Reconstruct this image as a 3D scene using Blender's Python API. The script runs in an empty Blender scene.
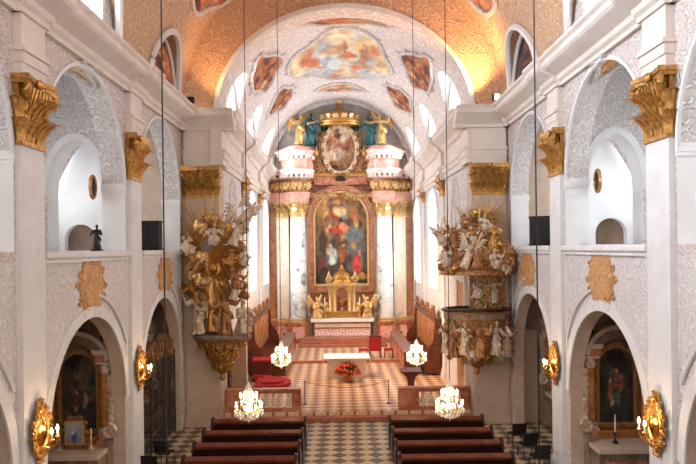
import bpy, bmesh, math, random
from mathutils import Vector, Matrix, noise
PI = math.pi
C = bpy.context.scene.collection
SC = bpy.context.scene
HC = 6.6          # eye height
F = 673.0
ROLL = math.radians(0.7)

def P(px, py, Y):
    a, b = px - 346, py - 248
    u = a*math.cos(ROLL) - b*math.sin(ROLL)
    v = a*math.sin(ROLL) + b*math.cos(ROLL)
    return Vector((u*Y/F, Y, HC - v*Y/F))

def lin(c):
    c = c/255.0
    return c/12.92 if c <= 0.04045 else ((c+0.055)/1.055)**2.4
def col(r, g, b): return (lin(r), lin(g), lin(b), 1.0)

# ------------------------------------------------------------------ materials
def newmat(name):
    m = bpy.data.materials.new(name); m.use_nodes = True
    nt = m.node_tree
    b = nt.nodes['Principled BSDF']
    return m, nt, b
def N(nt, t, **kw):
    n = nt.nodes.new(t)
    for k, v in kw.items():
        if k.startswith('i_'):
            key = k[2:]
            n.inputs[int(key) if key.isdigit() else key].default_value = v
        else: setattr(n, k, v)
    return n
def ramp(nt, stops):
    r = nt.nodes.new('ShaderNodeValToRGB')
    e = r.color_ramp.elements
    e[0].position, e[0].color = stops[0]
    e[1].position, e[1].color = stops[-1]
    for p, c in stops[1:-1]:
        x = e.new(p); x.color = c
    return r
def bump(nt, b, sock, strength, dist):
    n = N(nt, 'ShaderNodeBump'); n.inputs['Strength'].default_value = strength; n.inputs['Distance'].default_value = dist
    nt.links.new(sock, n.inputs['Height']); nt.links.new(n.outputs[0], b.inputs['Normal'])

def plain(name, c1, c2=None, rough=.6, metal=0, scale=3.0, bmp=0, bdist=.01, coord='Object', spec=.4, detail=6):
    m, nt, b = newmat(name)
    b.inputs['Roughness'].default_value = rough; b.inputs['Metallic'].default_value = metal
    b.inputs['Specular IOR Level'].default_value = spec
    if c2 is None:
        b.inputs['Base Color'].default_value = c1
        return m
    tc = N(nt, 'ShaderNodeTexCoord')
    no = N(nt, 'ShaderNodeTexNoise', i_Scale=scale, i_Detail=detail, i_Roughness=.6)
    nt.links.new(tc.outputs[coord], no.inputs['Vector'])
    r = ramp(nt, [(.32, c1), (.68, c2)])
    nt.links.new(no.outputs['Fac'], r.inputs[0]); nt.links.new(r.outputs[0], b.inputs['Base Color'])
    if bmp: bump(nt, b, no.outputs['Fac'], bmp, bdist)
    return m

def marble(name, stops, scale=1.2, dist=1.5, rough=.25, vein=None):
    m, nt, b = newmat(name)
    b.inputs['Roughness'].default_value = rough
    tc = N(nt, 'ShaderNodeTexCoord')
    no = N(nt, 'ShaderNodeTexNoise', i_Scale=scale, i_Detail=9, i_Roughness=.62, i_Distortion=dist)
    nt.links.new(tc.outputs['Object'], no.inputs['Vector'])
    r = ramp(nt, stops); nt.links.new(no.outputs['Fac'], r.inputs[0])
    out = r.outputs[0]
    if vein:
        v = N(nt, 'ShaderNodeTexNoise', i_Scale=scale*1.7, i_Detail=5, i_Distortion=2.5)
        nt.links.new(tc.outputs['Object'], v.inputs['Vector'])
        rv = ramp(nt, [(.47, (0, 0, 0, 1)), (.5, (1, 1, 1, 1)), (.53, (0, 0, 0, 1))])
        nt.links.new(v.outputs['Fac'], rv.inputs[0])
        mx = N(nt, 'ShaderNodeMixRGB'); mx.inputs[2].default_value = vein
        nt.links.new(rv.outputs[0], mx.inputs[0]); nt.links.new(out, mx.inputs[1]); out = mx.outputs[0]
    nt.links.new(out, b.inputs['Base Color'])
    return m

def stucco(name, ground, relief, scale=1.6, k=10.0, strength=.7, dist=.05, shadowline=None):
    """plaster scrollwork: a spiral in every cell, raised and paler than its ground"""
    m, nt, b = newmat(name); L = nt.links.new
    b.inputs['Roughness'].default_value = .75; b.inputs['Specular IOR Level'].default_value = .2
    uv = N(nt, 'ShaderNodeUVMap')
    no = N(nt, 'ShaderNodeTexNoise', noise_dimensions='2D', i_Scale=scale*1.3, i_Detail=3)
    L(uv.outputs[0], no.inputs['Vector'])
    s1 = N(nt, 'ShaderNodeVectorMath', operation='SUBTRACT'); s1.inputs[1].default_value = (.5, .5, .5); L(no.outputs['Color'], s1.inputs[0])
    s2 = N(nt, 'ShaderNodeVectorMath', operation='SCALE'); s2.inputs['Scale'].default_value = .55/scale; L(s1.outputs[0], s2.inputs[0])
    ad = N(nt, 'ShaderNodeVectorMath', operation='ADD'); L(uv.outputs[0], ad.inputs[0]); L(s2.outputs[0], ad.inputs[1])
    vo = N(nt, 'ShaderNodeTexVoronoi', voronoi_dimensions='2D', i_Scale=scale, i_Randomness=.85)
    L(ad.outputs[0], vo.inputs['Vector'])
    df = N(nt, 'ShaderNodeVectorMath', operation='SUBTRACT'); L(ad.outputs[0], df.inputs[0]); L(vo.outputs['Position'], df.inputs[1])
    sx = N(nt, 'ShaderNodeSeparateXYZ'); L(df.outputs[0], sx.inputs[0])
    at = N(nt, 'ShaderNodeMath', operation='ARCTAN2'); L(sx.outputs[1], at.inputs[0]); L(sx.outputs[0], at.inputs[1])
    sc = N(nt, 'ShaderNodeSeparateColor'); L(vo.outputs['Color'], sc.inputs[0])
    gt = N(nt, 'ShaderNodeMath', operation='GREATER_THAN'); gt.inputs[1].default_value = .5; L(sc.outputs[0], gt.inputs[0])
    sg = N(nt, 'ShaderNodeMath', operation='MULTIPLY_ADD'); sg.inputs[1].default_value = 2; sg.inputs[2].default_value = -1; L(gt.outputs[0], sg.inputs[0])
    an = N(nt, 'ShaderNodeMath', operation='MULTIPLY'); L(at.outputs[0], an.inputs[0]); L(sg.outputs[0], an.inputs[1])
    ph = N(nt, 'ShaderNodeMath', operation='MULTIPLY_ADD'); ph.inputs[1].default_value = k; L(vo.outputs['Distance'], ph.inputs[0]); L(an.outputs[0], ph.inputs[2])
    si = N(nt, 'ShaderNodeMath', operation='SINE'); L(ph.outputs[0], si.inputs[0])
    n2 = N(nt, 'ShaderNodeTexNoise', noise_dimensions='2D', i_Scale=scale*6, i_Detail=3); L(uv.outputs[0], n2.inputs['Vector'])
    n3 = N(nt, 'ShaderNodeMath', operation='MULTIPLY_ADD'); n3.inputs[1].default_value = 2.6; n3.inputs[2].default_value = -1.3; L(n2.outputs['Fac'], n3.inputs[0])
    su = N(nt, 'ShaderNodeMath', operation='ADD'); L(si.outputs[0], su.inputs[0]); L(n3.outputs[0], su.inputs[1])
    mr = N(nt, 'ShaderNodeMapRange', interpolation_type='SMOOTHSTEP'); mr.inputs['From Min'].default_value = .0; mr.inputs['From Max'].default_value = .75
    L(su.outputs[0], mr.inputs['Value'])
    mx = N(nt, 'ShaderNodeMixRGB'); mx.inputs[1].default_value = ground; mx.inputs[2].default_value = relief
    L(mr.outputs[0], mx.inputs[0]); L(mx.outputs[0], b.inputs['Base Color'])
    bump(nt, b, mr.outputs[0], strength, dist)
    return m

def vcol_mat(name, rough=.55):
    m, nt, b = newmat(name)
    a = N(nt, 'ShaderNodeVertexColor', layer_name='Col'); nt.links.new(a.outputs[0], b.inputs['Base Color'])
    b.inputs['Roughness'].default_value = rough; b.inputs['Specular IOR Level'].default_value = .25
    return m
def emit(name, c, s):
    m, nt, b = newmat(name)
    b.inputs['Base Color'].default_value = c
    b.inputs['Emission Color'].default_value = c; b.inputs['Emission Strength'].default_value = s
    return m

def tiles(name, a, b_, size, warm=.0, rough=.35):
    """diamond chequer, mortar lines and worn stone"""
    m, nt, b = newmat(name); L = nt.links.new
    tc = N(nt, 'ShaderNodeTexCoord')
    mp = N(nt, 'ShaderNodeMapping'); mp.inputs['Rotation'].default_value = (0, 0, PI/4)
    L(tc.outputs['Object'], mp.inputs[0])
    ch = N(nt, 'ShaderNodeTexChecker', i_Scale=1/size); L(mp.outputs[0], ch.inputs['Vector'])
    no = N(nt, 'ShaderNodeTexNoise', i_Scale=4, i_Detail=6); L(tc.outputs['Object'], no.inputs['Vector'])
    vo = N(nt, 'ShaderNodeTexVoronoi', feature='F1', distance='CHEBYCHEV', i_Scale=1/size, i_Randomness=0.0)
    L(mp.outputs[0], vo.inputs['Vector'])
    ch.inputs['Color1'].default_value = a; ch.inputs['Color2'].default_value = b_
    hs = N(nt, 'ShaderNodeHueSaturation')
    mr = N(nt, 'ShaderNodeMapRange'); mr.inputs['To Min'].default_value = .72; mr.inputs['To Max'].default_value = 1.25
    L(no.outputs['Fac'], mr.inputs['Value']); L(mr.outputs[0], hs.inputs['Value']); L(ch.outputs[0], hs.inputs['Color'])
    L(hs.outputs[0], b.inputs['Base Color'])
    b.inputs['Roughness'].default_value = rough
    return m

M = {}
def mats():
    M['pink'] = stucco('stucco_on_pink', col(206, 188, 181), col(230, 225, 222), 4.0, 9, 1.0, .045)
    M['pinklo'] = stucco('low_stucco_on_pink', col(214, 203, 199), col(228, 224, 222), 3.8, 9, .9, .04)
    M['white_st'] = stucco('white_stucco', col(214, 204, 200), col(240, 237, 233), 3.3, 10, .9, .05)
    M['vault'] = stucco('vault_stucco', col(206, 164, 130), col(226, 192, 160), 2.8, 9, 1.0, .07)
    M['choirvault'] = stucco('choir_vault_stucco', col(226, 210, 202), col(243, 238, 233), 1.8, 9, .9, .06)
    M['apse'] = stucco('apse_stucco', col(222, 217, 211), col(236, 232, 227), .8, 6, .5, .05)
    M['plaster'] = plain('white_plaster', col(232, 230, 228), col(240, 239, 238), .8, scale=1.2, spec=.15)
    M['stonew'] = plain('pale_stone', col(214, 210, 207), col(226, 223, 221), .7, scale=2.2, spec=.2)
    M['cornice'] = plain('cornice_stone', col(214, 200, 188), col(226, 215, 205), .7, scale=1.5, spec=.2)
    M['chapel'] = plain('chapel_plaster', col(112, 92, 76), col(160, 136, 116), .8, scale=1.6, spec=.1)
    M['pier'] = plain('pier_stone', col(188, 164, 142), col(204, 182, 162), .65, scale=2.5, spec=.25)
    M['gold'] = plain('gilding', col(222, 172, 96), col(150, 98, 46), .36, .75, 14, .5, .02)
    M['gold2'] = plain('bright_gilding', col(244, 212, 150), col(190, 138, 76), .36, .55, 16, .4, .02)
    M['goldbrown'] = plain('dull_gilding', col(192, 138, 86), col(112, 72, 44), .42, .4, 12, .5, .03)
    M['silver'] = plain('pale_gilt', col(232, 216, 194), col(172, 138, 108), .45, .2, 9, .3, .02)
    M['ochre'] = plain('ochre_relief', col(218, 172, 116), col(176, 122, 72), .6, .15, 12, .7, .03)
    M['whitemarble'] = marble('white_veined_marble', [(.34, col(130, 138, 134)), (.45, col(224, 226, 222)), (.62, col(244, 243, 238)), (.8, col(232, 218, 204))], 1.1, 1.4)
    M['beigemarble'] = marble('beige_marble', [(.3, col(206, 188, 166)), (.5, col(238, 222, 200)), (.7, col(232, 204, 178))], 1.3, 1.2)
    M['pinkmarble'] = marble('pink_marble', [(.3, col(214, 140, 120)), (.5, col(232, 178, 160)), (.72, col(240, 206, 190))], 1.6, 1.2)
    M['litpink'] = marble('lit_pink_marble', [(.3, col(232, 196, 184)), (.5, col(242, 222, 212)), (.72, col(246, 234, 226))], 1.6, 1.2)  # pink marble with the light on the retable cornices put into its colour
    M['redmarble'] = marble('red_brown_marble', [(.28, col(132, 70, 50)), (.5, col(188, 116, 84)), (.72, col(220, 168, 134))], 1.8, 1.6)
    M['brownmarble'] = marble('brown_marble', [(.3, col(150, 92, 54)), (.5, col(188, 128, 82)), (.75, col(206, 152, 104))], 2, 1.2)
    M['orangemarble'] = marble('orange_marble', [(.3, col(120, 68, 32)), (.5, col(168, 104, 54)), (.75, col(186, 124, 70))], 2, 1.2)
    M['greymarble'] = marble('grey_brown_marble', [(.3, col(92, 76, 64)), (.5, col(132, 112, 94)), (.75, col(160, 140, 120))], 2, 1.2)
    M['wood'] = plain('dark_walnut', col(54, 28, 20), col(34, 17, 12), .35, scale=6)
    M['woodtop'] = plain('brown_walnut', col(126, 66, 48), col(92, 46, 32), .3, scale=6)
    M['stallwood'] = plain('red_brown_wood', col(120, 60, 38), col(78, 36, 24), .35, scale=4)
    M['black'] = plain('black_plastic', col(22, 22, 24), rough=.5)
    M['iron'] = plain('black_iron', col(44, 40, 37), rough=.45, metal=.5)
    M['gateiron'] = plain('worn_iron', col(84, 76, 66), col(52, 46, 40), .5, .3, 8)
    M['bronze'] = plain('dark_bronze', col(46, 42, 42), col(30, 27, 27), .4, .4, 6)
    M['red'] = plain('red_cloth', col(176, 32, 36), col(146, 20, 26), .8, scale=5)
    M['linen'] = plain('white_linen', col(246, 243, 240), col(236, 232, 228), .85, scale=5)
    M['lace'] = stucco('lace_over_pink', col(214, 150, 138), col(244, 236, 228), 4.0, 9, .1, .01)
    M['wax'] = plain('candle_wax', col(240, 228, 200), rough=.5)
    M['flame'] = emit('flame', (1, .82, .55, 1), 28)
    M['flame'].cycles.emission_sampling = 'NONE'
    M['bulb'] = emit('lit_bulb', (1, .86, .66, 1), 30)
    M['bulb'].cycles.emission_sampling = 'NONE'
    M['teal'] = plain('teal_drapery', col(52, 110, 112), col(28, 66, 76), .45, .2, 6)
    M['green'] = plain('green_grey_drapery', col(96, 108, 92), col(58, 70, 60), .5, .2, 6)
    M['leaf'] = plain('leaves', col(60, 92, 40), col(36, 60, 26), .6, scale=20)
    M['flower'] = plain('orange_red_petals', col(226, 92, 48), col(196, 44, 36), .6, scale=14)
    M['paint'] = vcol_mat('painted_canvas', .5)
    M['fresco'] = vcol_mat('fresco', .8)
    M['navefloor'] = tiles('stone_diamond_tiles', col(206, 186, 156), col(88, 76, 66), .41)
    M['choirfloor'] = tiles('pale_diamond_tiles', col(228, 196, 162), col(158, 112, 84), .37)
    M['step'] = plain('red_stone_step', col(188, 120, 94), col(160, 96, 74), .4, scale=3)
    M['slat'] = plain('striped_wood', col(150, 122, 96), col(120, 94, 72), .6, scale=3)
    m, nt, b = newmat('crystal'); M['crystal'] = m
    b.inputs['Base Color'].default_value = col(255, 246, 232); b.inputs['Roughness'].default_value = .08
    b.inputs['Transmission Weight'].default_value = .15; b.inputs['IOR'].default_value = 1.5
    m, nt, b = newmat('window_glass'); M['glass'] = m
    tr = N(nt, 'ShaderNodeBsdfTransparent'); tr.inputs[0].default_value = (.93, .95, .97, 1)
    gl = N(nt, 'ShaderNodeBsdfTranslucent'); gl.inputs[0].default_value = (.95, .96, .98, 1)
    mx = N(nt, 'ShaderNodeMixShader', i_0=.12)
    nt.links.new(tr.outputs[0], mx.inputs[1]); nt.links.new(gl.outputs[0], mx.inputs[2])
    nt.links.new(mx.outputs[0], nt.nodes['Material Output'].inputs[0])
    m, nt, b = newmat('mirror_gilt'); M['mirror'] = m
    b.inputs['Base Color'].default_value = col(236, 170, 80); b.inputs['Metallic'].default_value = 1; b.inputs['Roughness'].default_value = .18
mats()

# ------------------------------------------------------------------ mesh builder
class MB:
    def __init__(s): s.v = []; s.f = []; s.mi = []; s.cur = 0
    def add(s, vs, fs):
        n = len(s.v); s.v += [tuple(v) for v in vs]
        for f in fs: s.f.append([i+n for i in f]); s.mi.append(s.cur)
    def mat(s, i): s.cur = i; return s
    def xf(s, mtx, start=0):
        for i in range(start, len(s.v)): s.v[i] = tuple(mtx @ Vector(s.v[i]))
        return s
    def box(s, x0, x1, y0, y1, z0, z1):
        s.add([(x0, y0, z0), (x1, y0, z0), (x1, y1, z0), (x0, y1, z0), (x0, y0, z1), (x1, y0, z1), (x1, y1, z1), (x0, y1, z1)],
              [(0, 3, 2, 1), (4, 5, 6, 7), (0, 1, 5, 4), (1, 2, 6, 5), (2, 3, 7, 6), (3, 0, 4, 7)]); return s
    def prism(s, poly, axis, a, b):
        n = len(poly)
        def pt(p, t): return {'y': (p[0], t, p[1]), 'x': (t, p[0], p[1]), 'z': (p[0], p[1], t)}[axis]
        vs = [pt(p, a) for p in poly] + [pt(p, b) for p in poly]
        fs = [list(range(n)), list(range(2*n-1, n-1, -1))] + [(i, (i+1) % n, n+(i+1) % n, n+i) for i in range(n)]
        s.add(vs, fs); return s
    def lathe(s, prof, c=(0, 0, 0), seg=14, sx=1, sy=1, a0=0, a1=2*PI, mod=None):
        full = abs(a1-a0-2*PI) < 1e-6; na = seg if full else seg+1; vs = []
        for r, z in prof:
            for i in range(na):
                a = a0+(a1-a0)*i/seg; rr = r*(mod(a, z) if mod else 1)
                vs.append((c[0]+rr*sx*math.cos(a), c[1]+rr*sy*math.sin(a), c[2]+z))
        fs = []
        for j in range(len(prof)-1):
            for i in range(seg):
                k = (i+1) % na
                fs.append((j*na+i, j*na+k, (j+1)*na+k, (j+1)*na+i))
        if prof[0][0] > 1e-4: fs.append(list(range(na-1, -1, -1)))
        if prof[-1][0] > 1e-4: fs.append([(len(prof)-1)*na+i for i in range(na)])
        s.add(vs, fs); return s
    def tube(s, pts, r, seg=6):
        pts = [Vector(p) for p in pts]; n = len(pts)
        rs = r if isinstance(r, (list, tuple)) else [r]*n
        up = Vector((0.13, 0.31, 0.94)); vs = []
        for i, p in enumerate(pts):
            t = (pts[min(i+1, n-1)]-pts[max(i-1, 0)])
            t = t.normalized() if t.length > 1e-9 else Vector((0, 0, 1))
            a = t.cross(up)
            if a.length < .05: a = t.cross(Vector((1, 0, 0)))
            a.normalize(); b = t.cross(a)
            for k in range(seg):
                w = 2*PI*k/seg; vs.append(p+(a*math.cos(w)+b*math.sin(w))*rs[i])
        fs = [(j*seg+i, j*seg+(i+1) % seg, (j+1)*seg+(i+1) % seg, (j+1)*seg+i) for j in range(n-1) for i in range(seg)]
        fs += [list(range(seg-1, -1, -1)), [(n-1)*seg+i for i in range(seg)]]
        s.add(vs, fs); return s
    def ell(s, c, r, seg=10, rings=6, rot=None):
        if not isinstance(r, (list, tuple)): r = (r, r, r)
        vs = [Vector((0, 0, -r[2]))]
        for j in range(1, rings):
            t = PI*j/rings-PI/2
            for i in range(seg):
                a = 2*PI*i/seg; vs.append(Vector((r[0]*math.cos(t)*math.cos(a), r[1]*math.cos(t)*math.sin(a), r[2]*math.sin(t))))
        vs.append(Vector((0, 0, r[2])))
        if rot: vs = [rot @ v for v in vs]
        vs = [v+Vector(c) for v in vs]
        fs = [(0, 1+(i+1) % seg, 1+i) for i in range(seg)]
        for j in range(rings-2):
            for i in range(seg):
                a, b = 1+j*seg+i, 1+j*seg+(i+1) % seg; fs.append((a, b, b+seg, a+seg))
        l = len(vs)-1; o = 1+(rings-2)*seg
        fs += [(l, o+i, o+(i+1) % seg) for i in range(seg)]
        s.add(vs, fs); return s
    def grid(s, fn, nu, nv, closed=False):
        vs = [fn(i/nu, j/nv) for j in range(nv+1) for i in range(nu+1)]
        fs = [(j*(nu+1)+i, j*(nu+1)+i+1, (j+1)*(nu+1)+i+1, (j+1)*(nu+1)+i) for j in range(nv) for i in range(nu)]
        s.add(vs, fs); return s
    def spiral(s, c, ax, ay, r, turns=1.6, tr=.03, start=0, dirn=1, n=20, seg=5, r_in=.12):
        c = Vector(c); ax = Vector(ax); ay = Vector(ay); pts = []; rs = []
        for i in range(n+1):
            t = i/n; rr = r*(1-t*(1-r_in)); a = start+dirn*turns*2*PI*t
            pts.append(c+ax*rr*math.cos(a)+ay*rr*math.sin(a)); rs.append(tr*(1-.45*t))
        s.tube(pts, rs, seg); return s
    def leaf(s, base, out, up, side, h, w, curl=.5, n=5):
        """an acanthus tongue that rises and curls over"""
        base, out, up, side = map(Vector, (base, out, up, side)); vs = []
        for j in range(n+1):
            t = j/n; o = curl*h*(t**2.2); z = h*(t if t < .8 else .8+.2*(t-.8)/.2*.6-(t-.8)*.9)
            ww = w*(.75+.5*math.sin(t*PI*.8))*(1-t**4*.75)*.5
            for k in (-1, 0, 1):
                vs.append(base+up*z+out*(o+(.06*h if k == 0 else 0))+side*(k*ww))
        fs = [(j*3+k, j*3+k+1, (j+1)*3+k+1, (j+1)*3+k) for j in range(n) for k in range(2)]
        # back side gives thickness
        m = len(vs); th = out*(-.05*h-.01)
        vs += [v+th for v in vs]
        fs += [(m+j*3+k+1, m+j*3+k, m+(j+1)*3+k, m+(j+1)*3+k+1) for j in range(n) for k in range(2)]
        for j in range(n):
            fs += [(j*3, (j+1)*3, m+(j+1)*3, m+j*3), (j*3+2, m+j*3+2, m+(j+1)*3+2, (j+1)*3+2)]
        fs += [(n*3, n*3+1, m+n*3+1, m+n*3), (n*3+1, n*3+2, m+n*3+2, m+n*3+1)]
        s.add(vs, fs); return s
    def mesh(s, name='m'):
        me = bpy.data.meshes.new(name); me.from_pydata(s.v, [], s.f)
        for p, k in zip(me.polygons, s.mi): p.material_index = k
        return me
    def build(s, name, mat, parent=None, smooth=40, norm=True, uv=False):
        return mkobj(name, s.mesh(name), mat, parent, smooth, norm, uv)

def boxuv(me, off=(0, 0)):
    uvl = me.uv_layers.new(name='UVMap') if not me.uv_layers else me.uv_layers[0]
    for p in me.polygons:
        n = p.normal; a = [abs(n[0]), abs(n[1]), abs(n[2])]; k = a.index(max(a))
        for li in p.loop_indices:
            v = me.vertices[me.loops[li].vertex_index].co
            uvl.data[li].uv = ((v[1], v[2]) if k == 0 else (v[0], v[2]) if k == 1 else (v[0], v[1]))

def mkobj(name, me, mat, parent=None, smooth=40, norm=True, uv=False):
    if norm:
        bm = bmesh.new(); bm.from_mesh(me); bmesh.ops.recalc_face_normals(bm, faces=bm.faces); bm.to_mesh(me); bm.free()
    ms = mat if isinstance(mat, (list, tuple)) else [mat]
    for m in ms: me.materials.append(M[m] if isinstance(m, str) else m)
    if smooth:
        me.shade_smooth(); me.set_sharp_from_angle(angle=math.radians(smooth))
    if uv: boxuv(me)
    o = bpy.data.objects.new(name, me); C.objects.link(o)
    if parent: o.parent = parent
    return o

CHOIR = []
def thing(name, label, cat, loc=(0, 0, 0), rz=0, group=None, choir=False):
    o = bpy.data.objects.new(name, None); C.objects.link(o); o.empty_display_size = .2
    o.location = loc; o.rotation_euler = (0, 0, rz)
    return tag(o, label, cat, group, choir)
def tag(o, label, cat, group=None, choir=False):
    o['label'] = label; o['category'] = cat
    if group: o['group'] = group
    if choir: CHOIR.append(o)
    return o
def struct(o, choir=False, label=None):
    o['kind'] = 'structure'
    if label: o['label'] = label
    if choir: CHOIR.append(o)
    return o
def kids(o): return [c for c in bpy.data.objects if c.parent == o]
def dup(root, loc, rz=None, label=None, group=None, mirror=False, choir=None):
    def cp(o, par):
        c = o.copy(); C.objects.link(c)
        if par: c.parent = par
        for ch in o.children: cp(ch, c)
        return c
    r = cp(root, None); r.location = loc
    if rz is not None: r.rotation_euler = (0, 0, rz)
    if label: r['label'] = label
    if group: r['group'] = group
    if root in CHOIR: CHOIR.append(r)
    return r
def flipx(root, loc, label, group=None):
    """a mirrored copy with its own mirrored meshes"""
    r = dup(root, loc, None, label, group)
    def fl(o):
        for ch in o.children:
            if ch.type == 'MESH':
                ch.data = ch.data.copy()
                for v in ch.data.vertices: v.co.x *= -1
                ch.data.flip_normals()
            ch.location.x *= -1
            fl(ch)
    if r.type == 'MESH':
        r.data = r.data.copy()
        for v in r.data.vertices: v.co.x *= -1
        r.data.flip_normals()
    bpy.context.view_layer.update(); fl(r); r.rotation_euler.z *= -1
    return r

def arch(uc, hw, v0, vs, rise, n=28):
    pts = [(uc-hw, v0), (uc+hw, v0)]
    pts += [(uc+hw*math.cos(PI*i/n), vs+rise*math.sin(PI*i/n)) for i in range(n+1)]
    return pts
def rect(a, b, c, d): return [(a, c), (b, c), (b, d), (a, d)]
SIDE = Matrix(((0, 0, 1, 0), (1, 0, 0, 0), (0, 1, 0, 0), (0, 0, 0, 1)))     # u->y, v->z, w->x
FRONT = Matrix(((1, 0, 0, 0), (0, 0, -1, 0), (0, 1, 0, 0), (0, 0, 0, 1)))   # u->x, v->z, w->-y
def plate(loops, t, mtx, pos):
    cu = bpy.data.curves.new('tmp', 'CURVE'); cu.dimensions = '2D'; cu.fill_mode = 'BOTH'; cu.extrude = t/2
    for lp in loops:
        q = []
        for p in lp:
            if not q or (abs(p[0]-q[-1][0])+abs(p[1]-q[-1][1])) > 1e-5: q.append(p)
        if abs(q[0][0]-q[-1][0])+abs(q[0][1]-q[-1][1]) < 1e-5: q.pop()
        sp = cu.splines.new('POLY'); sp.points.add(len(q)-1)
        for k, p in enumerate(q): sp.points[k].co = (p[0], p[1], 0, 1)
        sp.use_cyclic_u = True
    o = bpy.data.objects.new('tmp', cu); C.objects.link(o)
    dg = bpy.context.evaluated_depsgraph_get(); dg.update()
    me = bpy.data.meshes.new_from_object(o.evaluated_get(dg))
    bpy.data.objects.remove(o); bpy.data.curves.remove(cu)
    me.transform(Matrix.Translation(pos) @ mtx)
    bm = bmesh.new(); bm.from_mesh(me); bmesh.ops.remove_doubles(bm, verts=bm.verts, dist=1e-4)
    bmesh.ops.recalc_face_normals(bm, faces=bm.faces); bm.to_mesh(me); bm.free()
    for l in list(me.uv_layers): me.uv_layers.remove(l)
    me.materials.clear()
    return me
def pobj(name, loops, t, mtx, pos, mats_, pick=None, parent=None):
    me = plate(loops, t, mtx, pos)
    for m in mats_: me.materials.append(M[m])
    if pick:
        for p in me.polygons: p.material_index = pick(p.center, p.normal)
    boxuv(me)
    me.shade_smooth(); me.set_sharp_from_angle(angle=math.radians(25))
    o = bpy.data.objects.new(name, me); C.objects.link(o)
    if parent: o.parent = parent
    return o

def fuse(mb, voxel, smooth=2, dec=None):
    """melts overlapping shapes into one continuous carved surface"""
    me = mb.mesh('tmp'); bm = bmesh.new(); bm.from_mesh(me); bmesh.ops.recalc_face_normals(bm, faces=bm.faces); bm.to_mesh(me); bm.free()
    o = bpy.data.objects.new('tmp', me); C.objects.link(o)
    r = o.modifiers.new('r', 'REMESH'); r.mode = 'VOXEL'; r.voxel_size = voxel
    if smooth:
        sm = o.modifiers.new('s', 'SMOOTH'); sm.iterations = smooth; sm.factor = .5
    if dec:
        d = o.modifiers.new('d', 'DECIMATE'); d.ratio = dec
    dg = bpy.context.evaluated_depsgraph_get(); dg.update()
    out = bpy.data.meshes.new_from_object(o.evaluated_get(dg)); bpy.data.objects.remove(o)
    out.materials.clear()
    return out

# ------------------------------------------------------------------ painted surfaces
def fbm(x, y, s, o=4): return noise.fractal(Vector((x, y, s)), 1.0, 2.0, o)
def painter(base, blobs, seed, nz=.12):
    def f(u, v):
        t = max(0, min(.999, v))*(len(base)-1); i = int(t); a = t-i
        c = [base[i][k]*(1-a)+base[i+1][k]*a for k in range(3)]
        wu, wv = u+.05*fbm(u*5, v*8, seed), v+.04*fbm(u*5+9, v*8, seed+3)
        for cx, cy, rx, ry, cc, so in blobs:
            d = math.hypot((wu-cx)/rx, (wv-cy)/ry)
            w = max(0, min(1, (1-d)/so+.5)) if d < 1+so else 0
            w = w*w*(3-2*w)
            c = [c[k]*(1-w)+cc[k]*w for k in range(3)]
        n = 1+nz*3*fbm(u*11, v*14, seed+7)+nz*2*fbm(u*30, v*40, seed+1)
        return tuple(lin(max(0, min(255, x*n))) for x in c)+(1,)
    return f
def setcol(me, uvs, fn):
    a = me.color_attributes.new('Col', 'FLOAT_COLOR', 'POINT')
    for i, (u, v) in enumerate(uvs): a.data[i].color = fn(u, v)
def canvas(name, w, h, fn, parent, arched=0, y=0, nx=36, nz=64, cz=0, cx=0, mat='paint', t=.03, oval=False):
    """a painted panel facing -y; arched = rise of its round head"""
    mb = MB(); uvs = []
    vs = []
    for j in range(nz+1):
        for i in range(nx+1):
            u, v = i/nx, j/nz
            if oval:
                r = v*.5; a = 2*PI*u
                X, Z = w*r*math.cos(a), h*r*math.sin(a)+h/2
                uvs.append((.5+r*math.cos(a), .5+r*math.sin(a)))
            else:
                X = (u-.5)*w; top = h-arched+arched*math.sqrt(max(0, 1-(2*u-1)**2)) if arched else h
                Z = v*top; uvs.append((u, Z/h))
            vs.append((cx+X, y, cz+Z))
    n0 = len(vs)
    fs = [(j*(nx+1)+i, j*(nx+1)+i+1, (j+1)*(nx+1)+i+1, (j+1)*(nx+1)+i) for j in range(nz) for i in range(nx)]
    me = bpy.data.meshes.new(name); me.from_pydata(vs, [], fs); setcol(me, uvs, fn)
    bm = bmesh.new(); bm.from_mesh(me)
    bmesh.ops.remove_doubles(bm, verts=bm.verts, dist=1e-5)
    ge = bmesh.ops.extrude_face_region(bm, geom=bm.faces[:])
    for e in ge['geom']:
        if isinstance(e, bmesh.types.BMVert): e.co.y += t
    bmesh.ops.recalc_face_normals(bm, faces=bm.faces); bm.to_mesh(me); bm.free()
    me.materials.append(M[mat])
    o = bpy.data.objects.new(name, me); C.objects.link(o)
    if parent: o.parent = parent
    return o
def rblobs(seed, n, pal, rmin=.04, rmax=.16, box=(0, 1, 0, 1)):
    R = random.Random(seed)
    return [(R.uniform(box[0], box[1]), R.uniform(box[2], box[3]), R.uniform(rmin, rmax), R.uniform(rmin, rmax)*.8, R.choice(pal), R.uniform(.3, .9)) for _ in range(n)]
LP = dict(choir=3000, clun=300, nlun=(3800, 350), galL=150, galR=170, west=900, flood=(230, 1100), choirwarm=9500, chand=95, sconce=24, exp=0.0)
# ================================================================== ARCHITECTURE
ZS = 11.75                      # top of the cornices, springing of the vaults
BAYS = [9.75, 16.05, 22.3]
LUN = [3.45]+BAYS             # vault lunettes; the first is added, out of view, to carry daylight
GAL = [9.75, 16.05, 20.45, 23.5]   # gallery windows in the outer walls, unseen, cut to let daylight in
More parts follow.
